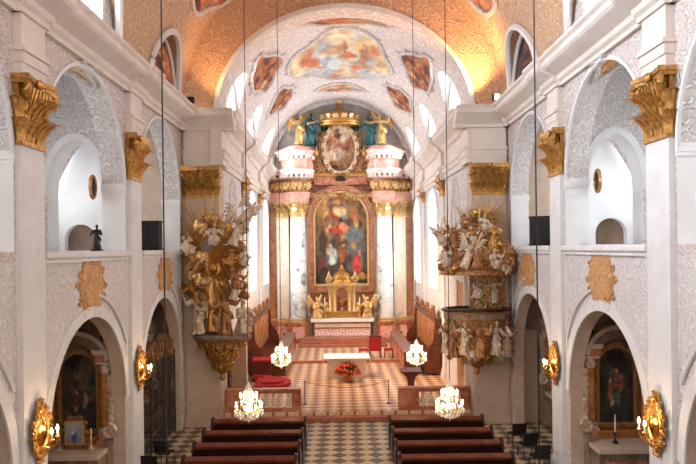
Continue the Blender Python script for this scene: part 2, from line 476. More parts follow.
# ---- floors
mb = MB(); mb.box(-9.7, 9.7, -4, 26.3, -.2, 0); struct(mb.build('floor', 'navefloor'))
mb = MB(); mb.box(-4.8, 4.8, 25.95, 46.5, -.1, .3); struct(mb.build('floor', 'choirfloor'), True)
mb = MB(); mb.box(-4.75, 4.75, 37.0, 46.4, .3, .45); struct(mb.build('floor', 'choirfloor'), True)
mb = MB(); mb.box(-4.7, 4.7, 25.6, 25.95, 0, .15); struct(mb.build('trim_1', 'step'), True)
mb = MB(); mb.box(-4.75, 4.75, 36.86, 37.0, .3, .455); struct(mb.build('trim_2', 'step'), True)

def soffit_pick(zimp, wax):
    def f(c, n):
        if abs(n[wax]) > .5: return 0
        return 1 if c[2] > zimp else 2
    return f
for s, side in ((-1, 'left'), (1, 'right')):
    low = [rect(-4, 25.4, -.3, 6.42)]+[arch(b, 2.4 if k < 2 else 2.3, -.15, 2.6, 2.42) for k, b in enumerate(BAYS)]
    w = struct(pobj('wall_'+side, low, .35, SIDE, Vector((s*6.275, 0, 0)), ['pinklo', 'pier', 'pier'], soffit_pick(9, 0)))
    up = [rect(-4, 25.4, 6.42, 11.8)]+[arch(b, 2.63 if k < 2 else 2.5, 6.6, 8.4, 2.62 if k < 2 else 2.55) for k, b in enumerate(BAYS)]
    g = struct(pobj('wall_'+side, up, .65, SIDE, Vector((s*6.425, 0, 0)), ['pink', 'white_st', 'plaster'], soffit_pick(8.4, 0)))
    for k, b in enumerate(BAYS):
        hw = 2.4 if k < 2 else 2.3
        outer = arch(b, hw+.27, 0, 2.6, 2.42+.27); inner = arch(b, hw, .0, 2.6, 2.42)
        band = inner[2:]+outer[2:][::-1]
        pobj('archivolt', [band], .07, SIDE, Vector((s*6.09, 0, 0)), ['stonew'], None, w)
        # the thin hood mould that rides over the arch
        mb = MB(); mb.tube([(s*6.06, b+(hw+.42)*math.cos(t), 2.7+(2.42+.42)*math.sin(t)) for t in [PI*(.16+.3*i/16) if s*1 > 0 else PI*(.16+.3*i/16) for i in range(17)]], .045, 6)
        mb.build('hood_mould', 'stonew', w)
        h2 = 2.63 if k < 2 else 2.5
        o2 = arch(b, h2+.0, 8.4, 8.4, 2.62); i2 = arch(b, h2-.09, 8.4, 8.4, 2.53)
        pobj('archivolt', [i2[2:]+o2[2:][::-1]], .06, SIDE, Vector((s*6.1, 0, 0)), ['stonew'], None, g)
        for e in (-1, 1):     # impost blocks on the jambs
            mb = MB(); y = b+e*h2
            mb.box(s*6.08, s*6.77, y-.07 if e > 0 else y-.02, y+.02 if e > 0 else y+.07, 8.3, 8.46)
            mb.box(s*6.09, s*6.76, y-.04 if e > 0 else y-.02, y+.02 if e > 0 else y+.04, 8.22, 8.3); mb.build('impost', 'plaster', g)
        if k:
            mb = MB(); y0, y1 = b-h2, b+h2
            mb.prism([(s*6.12, 6.36), (s*6.02, 6.36), (s*6.02, 6.42), (s*5.95, 6.47), (s*5.95, 6.55), (s*5.99, 6.6), (s*6.12, 6.6)], 'y', y0, y1)
            mb.build('ledge', 'stonew', w)
            # plain sunk border round the stucco field under the ledge
            mb = MB()
            for a in (y0+.03, y1-.12): mb.box(s*6.07, s*6.11, a, a+.09, 2.4, 6.36)
            mb.build('panel_border', 'stonew', w)
    # main cornice and its projections over the pilasters
    def prof(d=0):
        X = lambda v: s*(v-d)
        return [(s*6.3, 11.02), (X(5.98), 11.02), (X(5.98), 11.12), (X(5.9), 11.18), (X(5.86), 11.28), (X(5.72), 11.34), (X(5.5), 11.44),
                (X(5.44), 11.5), (X(5.44), 11.62), (X(5.36), 11.68), (X(5.36), 11.76), (s*6.3, 11.76)]
    mb = MB(); mb.prism(prof(), 'y', -4, 25.3)
    for a, b_ in ((12.3, 13.5), (18.6, 19.87), (24.7, 25.3)): mb.prism(prof(.1), 'y', a, b_)
    struct(mb.build('trim_'+('3' if s < 0 else '4'), 'cornice', smooth=20))
    # side aisle, its cross walls and the gallery floor
    lp = [rect(-4, 25.4, 0, 11.7)]+[arch(b, .75, 7.7, 9.6, .75) for b in GAL]
    ow = struct(pobj('wall_outer_'+side, lp, .3, SIDE, Vector((s*9.75, 0, 0)), ['plaster', 'plaster', 'plaster']))
    for k, b in enumerate(GAL):
        mb = MB(); mb.prism(arch(b, .75, 7.7, 9.6, .75), 'x', s*9.78, s*9.8)
        wn = struct(mb.build('window_%d' % (20+k+(0 if s < 0 else 4)), 'glass'))
        mb = MB(); mb.box(s*9.73, s*9.77, b-.03, b+.03, 7.7, 10.35)
        for z in (8.3, 8.95, 9.6): mb.box(s*9.73, s*9.77, b-.75, b+.75, z-.02, z+.02)
        mb.build('window_frame', 'stonew', wn)
    mb = MB(); mb.box(s*6.45, s*9.6, 6.6, 25.3, 6.25, 6.6); o = struct(mb.build('floor', 'plaster'))
    mb = MB(); mb.box(s*6.7, s*9.8, -4, 25.4, 11.65, 11.9); struct(mb.build('ceiling', 'plaster'))
    for k, y in enumerate((6.4, 12.45, 18.75)):
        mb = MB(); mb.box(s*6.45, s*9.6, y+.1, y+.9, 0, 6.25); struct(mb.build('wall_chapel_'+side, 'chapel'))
        cx = s*7.6
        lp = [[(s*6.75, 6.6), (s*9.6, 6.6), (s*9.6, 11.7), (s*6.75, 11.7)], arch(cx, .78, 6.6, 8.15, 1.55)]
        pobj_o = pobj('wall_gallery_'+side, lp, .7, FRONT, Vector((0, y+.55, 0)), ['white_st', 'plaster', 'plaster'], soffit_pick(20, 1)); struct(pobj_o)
        ou, inn = arch(cx, .98, 6.6, 8.15, 1.77), arch(cx, .78, 6.6, 8.15, 1.55)
        pobj('archivolt', [inn[2:]+ou[2:][::-1]], .08, FRONT, Vector((0, y+.2, 0)), ['plaster'], None, pobj_o)
    # far gallery wall with a half-round recess
    lp = [rect(s*7.2, s*9.6, 6.6, 11.7) if s > 0 else rect(-9.6, -7.2, 6.6, 11.7), arch(s*8.42, .5, 6.62, 6.95, .5)]
    o = struct(pobj('wall_gallery_'+side, lp, .3, FRONT, Vector((0, 21.5, 0)), ['plaster', 'plaster', 'plaster']))
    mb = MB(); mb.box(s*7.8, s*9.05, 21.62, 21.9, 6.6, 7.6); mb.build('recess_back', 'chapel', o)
    # groin rib springing in the corner of the gallery
    mb = MB(); mb.tube([(s*(9.55-1.7*t), 21.1-.2*t, 7.6+2.9*math.sin(t*1.5)) for t in [i/12 for i in range(13)]], [.06+.35*(i/12)**1.6 for i in range(13)], 8)
    mb.build('vault_rib', 'white_st', o, uv=True)
    # chapel vaults
    for k, b in enumerate(BAYS):
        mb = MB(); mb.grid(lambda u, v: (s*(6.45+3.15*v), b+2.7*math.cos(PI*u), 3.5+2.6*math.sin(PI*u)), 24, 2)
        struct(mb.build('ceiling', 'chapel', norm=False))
    # vault-side lunette walls
    lw = [rect(-4, 25.3, 11.7, 15.4)]+[arch(b, .85, 12.0, 12.7, 1.0) for b in LUN[:3]]
    struct(pobj('wall_lunette_'+side, lw, .3, SIDE, Vector((s*6.2, 0, 0)), ['pink', 'plaster', 'plaster'], soffit_pick(9, 0)))
    for k, b in enumerate(LUN[:3]):
        mb = MB(); mb.prism(arch(b, .85, 12.0, 12.7, 1.0)[2:]+[(b-.85, 12.0), (b+.85, 12.0)], 'x', s*6.28, s*6.3)
        wn = struct(mb.build('window_'+str(1+k+(0 if s < 0 else 3)), 'glass'))
        mb = MB()
        for i in range(-2, 3): mb.box(s*6.24, s*6.27, b+i*.28-.02, b+i*.28+.02, 12.0, 13.6)
        for i in range(6): mb.box(s*6.24, s*6.27, b-.84, b+.84, 12.0+.26*i, 12.03+.26*i)
        mb.build('window_frame', 'stonew', wn)

# ---- back wall (behind the camera) with the big west window
lp = [rect(-9.9, 9.9, -.1, 18.2), arch(0, 3.2, 7.0, 12, 3.2)]
struct(pobj('wall_back', lp, .4, FRONT, Vector((0, -4.2, 0)), ['plaster', 'plaster', 'plaster']))

# ---- vaults
def vaultfn(R, z0, rise, hw, centres, slope, b=1.0):
    def f(a, y):
        x, z = R*math.cos(a), R*b*math.sin(a)
        for c in centres:
            t = abs(y-c)/hw
            if t < 1: z = max(z, rise*math.sqrt(1-t*t)+slope*(R-abs(x)))
        return Vector((x, y, z0+z))
    return f
def vault(name, f, y0, y1, nu, nv, mat, R, choir):
    mb = MB(); mb.grid(lambda u, v: f(PI*u, y0+(y1-y0)*v), nu, nv)
    me = mb.mesh(name); uv = me.uv_layers.new(name='UVMap')
    for p in me.polygons:
        for li in p.loop_indices:
            i = me.loops[li].vertex_index; j, k = divmod(i, nu+1)
            uv.data[li].uv = (R*PI*k/nu, y0+(y1-y0)*j/nv)
    o = mkobj(name, me, mat, None, 35, False); return struct(o, choir)
VN = vaultfn(6.0, ZS-.05, 2.1, 1.75, LUN, .1)
vault('ceiling', VN, -4, 25.3, 96, 200, 'vault', 6, False)
CC = [29.0, 35.5, 42.2]
VC = vaultfn(4.8, ZS-.05, 2.35, 1.75, CC, .12)
vault('ceiling', VC, 25.9, 45.05, 96, 150, 'choirvault', 4.8, True)
# white ribs that edge the nave lunettes
for s, side in ((-1, 'left'), (1, 'right')):
    mb = MB()
    for b in BAYS:
        pts = []
        for i in range(33):
            y = b-1.75*math.cos(PI*i/32)
            # follow the groin where cap and barrel meet
            zl = 2.1*math.sin(PI*i/32); lo = 0
            for _ in range(6): lo = 6-math.sqrt(max(0, 36-(zl+.1*lo)**2))
            pts.append((s*(6-lo-.05), y, ZS-.05+zl+.1*lo-.06))
        mb.tube(pts, .11, 6)
    struct(mb.build('trim_'+('5' if s < 0 else '6'), 'stonew'))

# ---- triumphal arch wall between nave and choir
lp = [[(-9.7, 0), (9.7, 0), (9.7, 11.7), (6.3, 11.7), (6.3, 18.2), (-6.3, 18.2), (-6.3, 11.7), (-9.7, 11.7)], arch(0, 4.74, 0.0, 11.72, 3.85, 48)]
def pk(c, n):
    if abs(n[1]) > .5: return 0
    return 1 if c[2] > 11.7 else 2
# split so that the plain piers and the stuccoed arch keep their own surfaces
o = pobj('wall_front', [rect(-9.7, -4.74, -.1, 11.7), rect(4.74, 9.7, -.1, 11.7)], 1.0, FRONT, Vector((0, 25.72, 0)), ['pier', 'pier', 'pier']); struct(o)
a_ = arch(0, 4.74, 11.7, 11.72, 3.85, 48)[2:]
o = pobj('wall_front', [[(6.3, 11.7), (6.3, 18.2), (-6.3, 18.2), (-6.3, 11.7)]+a_[::-1]], 1.0, FRONT, Vector((0, 25.72, 0)), ['vault', 'choirvault', 'pier'], pk); struct(o)
ou = [(4.9*math.cos(PI*i/48), 11.72+4.03*math.sin(PI*i/48)) for i in range(49)]
pobj('archivolt', [a_+ou[::-1]], .12, FRONT, Vector((0, 25.2, 0)), ['stonew'], None, o)
# back wall of choir + apse shell
mb = MB(); mb.box(-5.2, 5.2, 46.4, 46.8, 0, 17); struct(mb.build('wall_choir_end', 'apse', uv=True), True)
mb = MB(); mb.grid(lambda u, v: (4.8*math.cos(PI*u)*math.cos(v*PI/2), 45.0+1.35*math.sin(v*PI/2), ZS-.05+4.8*math.sin(PI*u)*math.cos(v*PI/2)), 48, 16)
me = mb.mesh('ceiling'); uv = me.uv_layers.new(name='UVMap')
for p in me.polygons:
    for li in p.loop_indices:
        j, k = divmod(me.loops[li].vertex_index, 49); uv.data[li].uv = (k/48*9, j/16*1.2)
struct(mkobj('ceiling', me, 'apse', None, 35, False), True)
pobj_o = pobj('trim_7', [[(4.8*math.cos(PI*i/48), ZS+4.8*math.sin(PI*i/48)) for i in range(49)]+[(4.5*math.cos(PI*i/48), ZS+4.5*math.sin(PI*i/48)) for i in range(48, -1, -1)]], .3, FRONT, Vector((0, 45.0, 0)), ['white_st']); struct(pobj_o, True)
mb = MB()
for i in range(1, 14):
    u = i/14; mb.tube([(4.7*math.cos(PI*u)*math.cos(v*PI/2), 44.98+1.3*math.sin(v*PI/2), ZS-.05+4.7*math.sin(PI*u)*math.cos(v*PI/2)) for v in [k/8*.9 for k in range(9)]], .05, 5)
struct(mb.build('trim_8', 'apse', uv=True), True)

# ---- choir side walls, windows, cornice, pilasters
WN = 7
for s, side in ((-1, 'left'), (1, 'right')):
    wins = [(35.5, 1.5, 4.4, 8.3, 1.3), (42.2, 1.5, 4.4, 8.3, 1.3)]
    lp = [rect(26.2, 46.4, 0, 11.8)]+[arch(*w_) for w_ in wins]
    w = struct(pobj('wall_choir_'+side, lp, .5, SIDE, Vector((s*5.05, 0, 0)), ['white_st', 'plaster', 'plaster'], soffit_pick(30, 0)), True)
    lw = [rect(26.2, 45.1, 11.75, 14.6)]+[arch(c, 1.2, 11.95, 12.7, 1.2) for c in CC]
    struct(pobj('wall_choir_lunette_'+side, lw, .3, SIDE, Vector((s*4.96, 0, 0)), ['plaster', 'plaster', 'plaster']), True)
    for k, (c, hw, z0, zs, ri) in enumerate(wins+[(c, 1.2, 11.95, 12.7, 1.2) for c in CC]):
        xo = 5.2 if k < 2 else 5.05
        mb = MB(); mb.prism(arch(c, hw, z0, zs, ri)[2:]+[(c-hw, z0), (c+hw, z0)], 'x', s*xo, s*(xo+.015))
        g = struct(mb.build('window_%d' % WN, 'glass'), True); WN += 1
        mb = MB(); n = 3 if k < 2 else 4
        for i in range(n+1):
            y = c-hw+2*hw*i/n; top = zs+ri*math.sqrt(max(0, 1-((y-c)/hw)**2))
            mb.box(s*(xo-.06), s*(xo-.01), y-.03, y+.03, z0, top)
        z = z0
        while z < zs+.2:
            mb.box(s*(xo-.05), s*(xo-.01), c-hw, c+hw, z, z+.05); z += .72
        mb.build('window_frame', 'stonew', g)
        mb = MB(); mb.tube([(s*(4.78 if k < 2 else 4.8), c+hw*1.06*math.cos(PI*i/20), zs+ri*1.06*math.sin(PI*i/20)) for i in range(21)], .08, 6)
        for e in (-1, 1): mb.box(s*4.74, s*4.82, c+e*hw*1.06-.08, c+e*hw*1.06+.08, z0, zs)
        if k < 2: mb.build('window_surround', 'plaster', g)
    mb = MB()
    for hw_, z_ in ((1.0, 9.6), (.86, 9.4)):
        ar = lambda e, hw_=hw_, z_=z_: [(s*4.78, 29.0+e*hw_, 6.6), (s*4.78, 29.0+e*hw_, 8.3)]+[(s*4.78, 29.0+e*hw_*math.cos(PI*.5*i/8), 8.3+(z_-8.3)*math.sin(PI*.5*i/8)**1.2) for i in range(1, 9)]
        for e in (-1, 1): mb.tube(ar(e), .06, 6)
    for e in (-1, 1):
        mb.tube([(s*4.79, 29.0, 6.6), (s*4.79, 29.0, 8.2), (s*4.79, 29.0+e*.3, 8.6), (s*4.79, 29.0+e*.5, 8.7), (s*4.79, 29.0+e*.84, 8.2)], .045, 5)
        mb.spiral((s*4.78, 29.0+e*.3, 8.95), (0, e, 0), (0, 0, 1), .2, 1.2, .045, 0, 1, 14, 5)
    mb.box(s*4.7, s*4.82, 27.9, 30.1, 6.45, 6.6); mb.build('blind_tracery', 'stonew', w)
    def prof(d=0):
        X = lambda v: s*(v-d)
        return [(s*5.0, 9.75), (X(4.7), 9.75), (X(4.7), 9.98), (X(4.65), 10.0), (X(4.65), 10.2), (X(4.6), 10.26), (X(4.6), 10.32), (X(4.74), 10.36), (X(4.74), 11.02), (X(4.62), 11.1), (X(4.55), 11.25),
                (X(4.3), 11.42), (X(4.2), 11.5), (X(4.2), 11.64), (X(4.12), 11.76), (s*5.0, 11.76)]
    mb = MB(); mb.prism(prof(), 'y', 25.3, 46.3)
    for a in (25.05, 31.45, 38.3): mb.prism(prof(.16), 'y', a, a+1.3)
    struct(mb.build('trim_'+('9' if s < 0 else '10'), 'cornice', smooth=20), True)
    # cornice turning across the pier towards the nave
    mb = MB()
    mb.prism([(25.4, 11.02), (24.98, 11.02), (24.98, 11.14), (24.86, 11.28), (24.62, 11.42), (24.52, 11.5), (24.52, 11.64), (24.44, 11.76), (25.4, 11.76)], 'x', s*4.1, s*6.0)
    struct(mb.build('trim_'+('11' if s < 0 else '12'), 'cornice', smooth=20))

# ---- pilasters with gilded capitals
def capital(mb, w, h, d, nl=5):
    """a pilaster capital: bell, two rows of leaves, volutes and a hollow-sided slab; faces -y"""
    hw = w/2
    mb.prism([(-hw*.94, 0), (hw*.94, 0), (hw*.96, h*.6), (hw*1.08, h*.88), (-hw*1.08, h*.88), (-hw*.96, h*.6)], 'y', .02, -d+.02)
    mb.box(-hw*1.06, hw*1.06, -d-.05, .02, -.02, .06)
    for row, (z0, lh, off) in enumerate(((.04, .42, 0), (.3, .46, .5))):
        n = nl if row == 0 else nl-1
        for i in range(n):
            x = -hw+(i+.5+(off if row else 0)*1.0)*w/nl if row else -hw+(i+.5)*w/nl
            mb.leaf((x, -d-.01-.03*row, z0*h), (0, -1, 0), (0, 0, 1), (1, 0, 0), lh*h, w/nl*.62, .8)
        for e in (-1, 1):
            mb.leaf((e*(hw+.02*row), -d*.5, z0*h), (e, 0, 0), (0, 0, 1), (0, 1, 0), lh*h, d*1.1, .36)
            mb.leaf((e*hw, -d, z0*h), (e*.7, -.7, 0), (0, 0, 1), (.7, e*.7, 0), lh*h, w/nl*.8, .42)
    for e in (-1, 1):
        mb.spiral((e*hw*1.02, -d-.1, h*.76), (e*.75, -.66, 0), (0, 0, 1), h*.17, 1.7, h*.055, PI, -1)
        mb.spiral((e*hw*.3, -d-.06, h*.76), (-e, 0, 0), (0, 0, 1), h*.11, 1.5, h*.04, PI, -1)
        mb.tube([(e*hw*.5, -d-.03, h*.4), (e*hw*.65, -d-.08, h*.62), (e*hw*.95, -d-.12, h*.86)], .03, 5)
    for i in range(7):
        x = -hw+w*(i+.5)/7
        mb.spiral((x, -d-.09, h*(.5+.06*(i % 2))), (1, 0, 0), (0, 0, 1), w*.075, 1.4, w*.026, i, 1 if i % 2 else -1, 12, 5)
        mb.spiral((x, -d-.07, h*(.2+.05*((i+1) % 2))), (1, 0, 0), (0, 0, 1), w*.06, 1.3, w*.022, i*2, -1 if i % 2 else 1, 12, 5)
        mb.tube([(x, -d-.02, .05*h), (x+.02, -d-.06, .35*h), (x, -d-.1, .62*h), (x+.03, -d-.16, .84*h)], [.014, .018, .02, .03], 5)
    n = 10
    poly = [(-hw*1.22, .02)]+[(hw*1.22*(2*i/n-1), -d-.2+.1*math.sin(PI*i/n)) for i in range(n+1)]+[(hw*1.22, .02)]
    mb.prism(poly, 'z', h*.87, h*.93)
    mb.prism([(x*1.04, y-(.03 if y < 0 else 0)) for x, y in poly], 'z', h*.93, h)
    mb.ell((0, -d-.16, h*.93), (.1, .07, .1), 8, 5)
    return mb
PILX = {}
def pilaster(w, d, zc, hcap, ztop, label, loc, rz, mat='stonew'):
    t = thing('pilaster', label, 'pilaster', loc, rz)
    mb = MB(); mb.box(-w/2, w/2, -d, .03, .45, zc); mb.build('shaft', mat, t)
    mb = MB(); mb.box(-w/2-.08, w/2+.08, -d-.08, .03, 0, .25); mb.box(-w/2-.05, w/2+.05, -d-.05, .03, .25, .38); mb.box(-w/2-.03, w/2+.03, -d-.03, .03, .38, .46); mb.build('base', mat, t)
    o = capital(MB(), w, hcap, d).build('capital', 'gold', t); o.location = (0, 0, zc)
    mb = MB(); z = zc+hcap; H = ztop-z
    mb.box(-w/2-.03, w/2+.03, -d-.05, .03, z, z+H*.2); mb.box(-w/2-.05, w/2+.05, -d-.08, .03, z+H*.2, z+H*.38); mb.box(-w/2-.1, w/2+.1, -d-.13, .03, z+H*.38, z+H*.45)
    mb.box(-w/2-.02, w/2+.02, -d-.04, .03, z+H*.45, ztop+.01); mb.build('entablature_block', 'cornice', t)
    return t
p = pilaster(.95, .12, 8.6, 1.28, 11.02, 'pale pilaster with gilded capital nearest the camera on the left wall', (-6.1, 12.9, 0), PI/2)
dup(p, (-6.1, 19.23, 0), PI/2, 'pale pilaster with gilded capital between the framed-photo altar bay and the iron gate')
dup(p, (6.1, 12.9, 0), -PI/2, 'pale pilaster with gilded capital nearest the camera on the right wall')
dup(p, (6.1, 19.23, 0), -PI/2, 'pale pilaster with gilded capital beside the stacking chairs, second along the right wall')
p = pilaster(1.2, .12, 8.55, 1.15, 11.02, 'broad pier pilaster with gilded capital behind the sunburst sculpture', (-5.38, 25.22, 0), 0, 'pier')
dup(p, (5.38, 25.22, 0), 0, 'broad pier pilaster with gilded capital behind the pulpit')
# slim pilasters along the choir walls
p = pilaster(.7, .1, 8.75, 1.0, 9.76, 'slim choir pilaster with gilded capital on the left wall, nearer of two', (-4.8, 32.1, .3), PI/2)
CHOIR.append(p)
dup(p, (-4.8, 38.9, .45), PI/2, 'slim choir pilaster with gilded capital on the left wall, nearest the high altar')
dup(p, (4.8, 32.1, .3), -PI/2, 'slim choir pilaster with gilded capital on the right wall, just behind the pulpit canopy')
dup(p, (4.8, 38.9, .45), -PI/2, 'slim choir pilaster with gilded capital on the right wall, nearest the high altar')

# ---- cartouches and ceiling paintings
def outline(seed, n=56):
    R = random.Random(seed); ph = [R.uniform(0, 6) for _ in range(4)]
    return lambda a: 1+.07*math.cos(4*a+.4)+.05*math.sin(3*a+ph[0])+.03*math.cos(7*a+ph[1])
def fresco(label, S, a0, y0, ra, ry, fn, seed, choir=False, name='ceiling_fresco', frame='white_st', inset=.05, cat='fresco', wob=1.0):
    """painted field lying on the surface S(a, y); polar grid, stucco frame as a child"""
    f0 = outline(seed); f = lambda a: 1+(f0(a)-1)*wob
    nr, na = 22, 56; vs = []; uvs = []
    cen = S(a0, y0)
    for j in range(nr+1):
        for i in range(na):
            t = 2*PI*i/na; r = j/nr*f(t); A, Y = a0+ra*r*math.cos(t), y0+ry*r*math.sin(t)
            p = S(A, Y); e = .01
            n = (S(A+e, Y)-p).cross(S(A, Y+e)-p)
            n.normalize() if n.length > 1e-9 else None
            if n.z > 0 and name == 'ceiling_fresco': n = -n
            vs.append(p+n*inset); uvs.append((.5+.5*r*math.cos(t), .5+.5*r*math.sin(t)))
    fs = [(j*na+i, j*na+(i+1) % na, (j+1)*na+(i+1) % na, (j+1)*na+i) for j in range(nr) for i in range(na)]
    me = bpy.data.meshes.new(name); me.from_pydata(vs, [], fs)
    if fn: setcol(me, uvs, fn)
    o = mkobj(name, me, 'fresco' if fn else 'ochre', None, 60, False)
    tag(o, label, cat, None, choir)
    mb = MB(); rim = [Vector(v) for v in vs[-na:]]; mb.tube(rim+rim[:1], .09 if frame else .05, 6)
    for i in range(0, na, 4):
        c = rim[i]; d = (rim[i]-Vector(cen)).normalized(); tt = (rim[(i+1) % na]-rim[i-1]).normalized()
        mb.spiral(c+d*.12, d, tt, .16, 1.3, .04, 0, 1 if i % 8 else -1, 12, 4)
    mb.build('frame', frame, o, uv=True)
    return o
warm = [(196, 120, 70), (214, 160, 110), (170, 80, 50), (120, 130, 140), (226, 196, 150), (150, 100, 70), (200, 180, 160)]
fn = painter([(206, 178, 140), (222, 190, 150), (200, 188, 176), (180, 186, 190)],
             [(a, b, c*.6, d*1.9, e, f) for a, b, c, d, e, f in rblobs(3, 60, [(196, 120, 84), (226, 190, 140), (206, 206, 200), (168, 176, 180), (200, 160, 126), (176, 124, 96), (236, 214, 176)], .05, .15)], 5, .06)
fresco('large painted ceiling medallion of figures in clouds over the choir', VC, PI/2, 34.6, .56, 4.3, fn, 3, True)
dk = painter([(158, 110, 82), (186, 134, 100), (150, 112, 90)], rblobs(11, 26, [(190, 120, 80), (110, 70, 56), (216, 176, 136), (120, 112, 110), (170, 96, 66)], .06, .2), 9, .08)
lt = painter([(190, 130, 90), (206, 160, 120), (150, 110, 90)], rblobs(17, 26, [(190, 110, 70), (110, 80, 70), (226, 190, 150), (150, 140, 130)], .06, .2), 12, .1)
fresco('small oval ceiling painting in the choir vault just before the altar', VC, PI/2, 41.2, .3, 1.0, lt, 5, True)
fresco('wide ceiling painting at the choir vault end nearest the nave', VC, PI/2, 28.4, .4, 1.1, lt, 6, True)
for s, nm in ((1, 'right'), (-1, 'left')):
    A = PI/2-s*.92
    fresco('dark narrow painting on the %s flank of the choir vault, nearer the nave' % nm, VC, PI/2-s*.86, 31.4, .2, 2.3, dk, 7+s, True, wob=1.5)
    fresco('dark narrow painting on the %s flank of the choir vault, nearer the altar' % nm, VC, PI/2-s*.8, 38.2, .2, 1.9, dk, 8+s, True, wob=1.5)
    fresco('red-brown ceiling painting on the %s side of the nave vault above the choir arch' % nm, VN, PI/2-s*.72, 22.9, .3, 1.95, dk, 21+s, wob=1.2)
# paintings on the lunette walls of the last nave bay
for s, nm in ((-1, 'left'), (1, 'right')):
    pal = [(150, 70, 40), (96, 46, 34), (190, 120, 70), (60, 50, 50)] if s < 0 else [(96, 66, 60), (60, 46, 50), (130, 84, 66), (44, 40, 48)]
    fn = painter([pal[1], pal[0], pal[1]], rblobs(31+s, 24, pal, .06, .22), 3, .12)
    vs = []; uvs = []; nu, nv = 24, 24
    for j in range(nv+1):
        for i in range(nu+1):
            u, v = i/nu, j/nv; y = 22.3+1.55*(2*u-1); z = ZS+.05+1.9*v*math.sqrt(max(0, 1-(2*u-1)**2))
            vs.append((s*6.03, y, z)); uvs.append((u, v))
    fs = [(j*(nu+1)+i, j*(nu+1)+i+1, (j+1)*(nu+1)+i+1, (j+1)*(nu+1)+i) for j in range(nv) for i in range(nu)]
    me = bpy.data.meshes.new('lunette_painting'); me.from_pydata(vs, [], fs); setcol(me, uvs, fn)
    o = mkobj('lunette_painting', me, 'fresco', None, 60, False)
    tag(o, 'dark painting filling the vault lunette above the %s cornice beside the choir arch' % nm, 'painting')
    mb = MB(); mb.tube([(s*6.0, 22.3+1.6*math.cos(PI*i/24), ZS+.02+1.95*math.sin(PI*i/24)) for i in range(25)], .07, 6); mb.build('frame', 'stonew', o)
# gilt-ochre relief cartouches between the arches and ledges
def cartouche(label, s, yc, zc, w, h):
    mb = MB(); n = 48; R = random.Random(int(yc*10)+s)
    rings = []
    for j in range(9):
        r = j/8
        for i in range(n):
            a = 2*PI*i/n; e = (abs(math.cos(a))**3.2+abs(math.sin(a))**3.2)**(-1/3.2)
            rr = r*e*(1+.06*math.cos(6*a)+.03*math.sin(9*a))
            y, z = w/2*rr*math.cos(a), h/2*rr*math.sin(a)
            hgt = .07+.05*fbm(y*5, z*5, yc+s)+.03*fbm(y*14, z*14, 3) if j < 8 else 0.0
            rings.append((s*(6.1-max(0.0, hgt)), yc+y, zc+z))
    mb.add(rings, [(j*n+i, j*n+(i+1) % n, (j+1)*n+(i+1) % n, (j+1)*n+i) for j in range(8) for i in range(n)])
    o = mb.build('cartouche', 'ochre', None); tag(o, label, 'cartouche')
    mb = MB(); rim = [Vector(p) for p in rings[-n:]]; mb.tube([p*1.0 for p in rim]+[rim[0]], .05, 6)
    for i in range(0, n, 4):
        d = (rim[i]-Vector((s*6.1, yc, zc))).normalized(); tt = Vector((0, -d.z, d.y))
        mb.spiral(rim[i]+d*.1+Vector((-s*.02, 0, 0)), d, tt, .13, 1.2, .035, 0, 1 if i % 8 else -1, 10, 4)
    mb.build('frame', 'ochre', o)
for s, nm in ((-1, 'left'), (1, 'right')):
    cartouche('ochre relief cartouche on the %s wall above the chapel arch with the painted altar' % nm, s, 16.1, 5.78, 1.35, 1.05)
    cartouche('ochre relief cartouche on the %s wall above the last chapel arch before the choir' % nm, s, 22.6, 5.78, 1.3, 1.05)

# painted patches on the crown of the first gallery arches
for s, nm in ((-1, 'left'), (1, 'right')):
    fn = painter([(216, 170, 116), (232, 190, 130), (206, 150, 100)], rblobs(70+s, 16, [(240, 206, 150), (190, 120, 80), (226, 170, 100), (200, 190, 170)], .08, .2), 6, .08)
    S = lambda a, x, s=s: Vector((s*x, 16.05-2.6*math.cos(a), 8.4+2.59*math.sin(a)))
    fresco('orange painted patch on the crown of the %s gallery arch nearest the camera' % nm, S, PI*.49, 6.43, .4, .29, fn, 30+s, False, 'arch_fresco', 'white_st', .015 if s < 0 else -.015, 'fresco', 1.3)
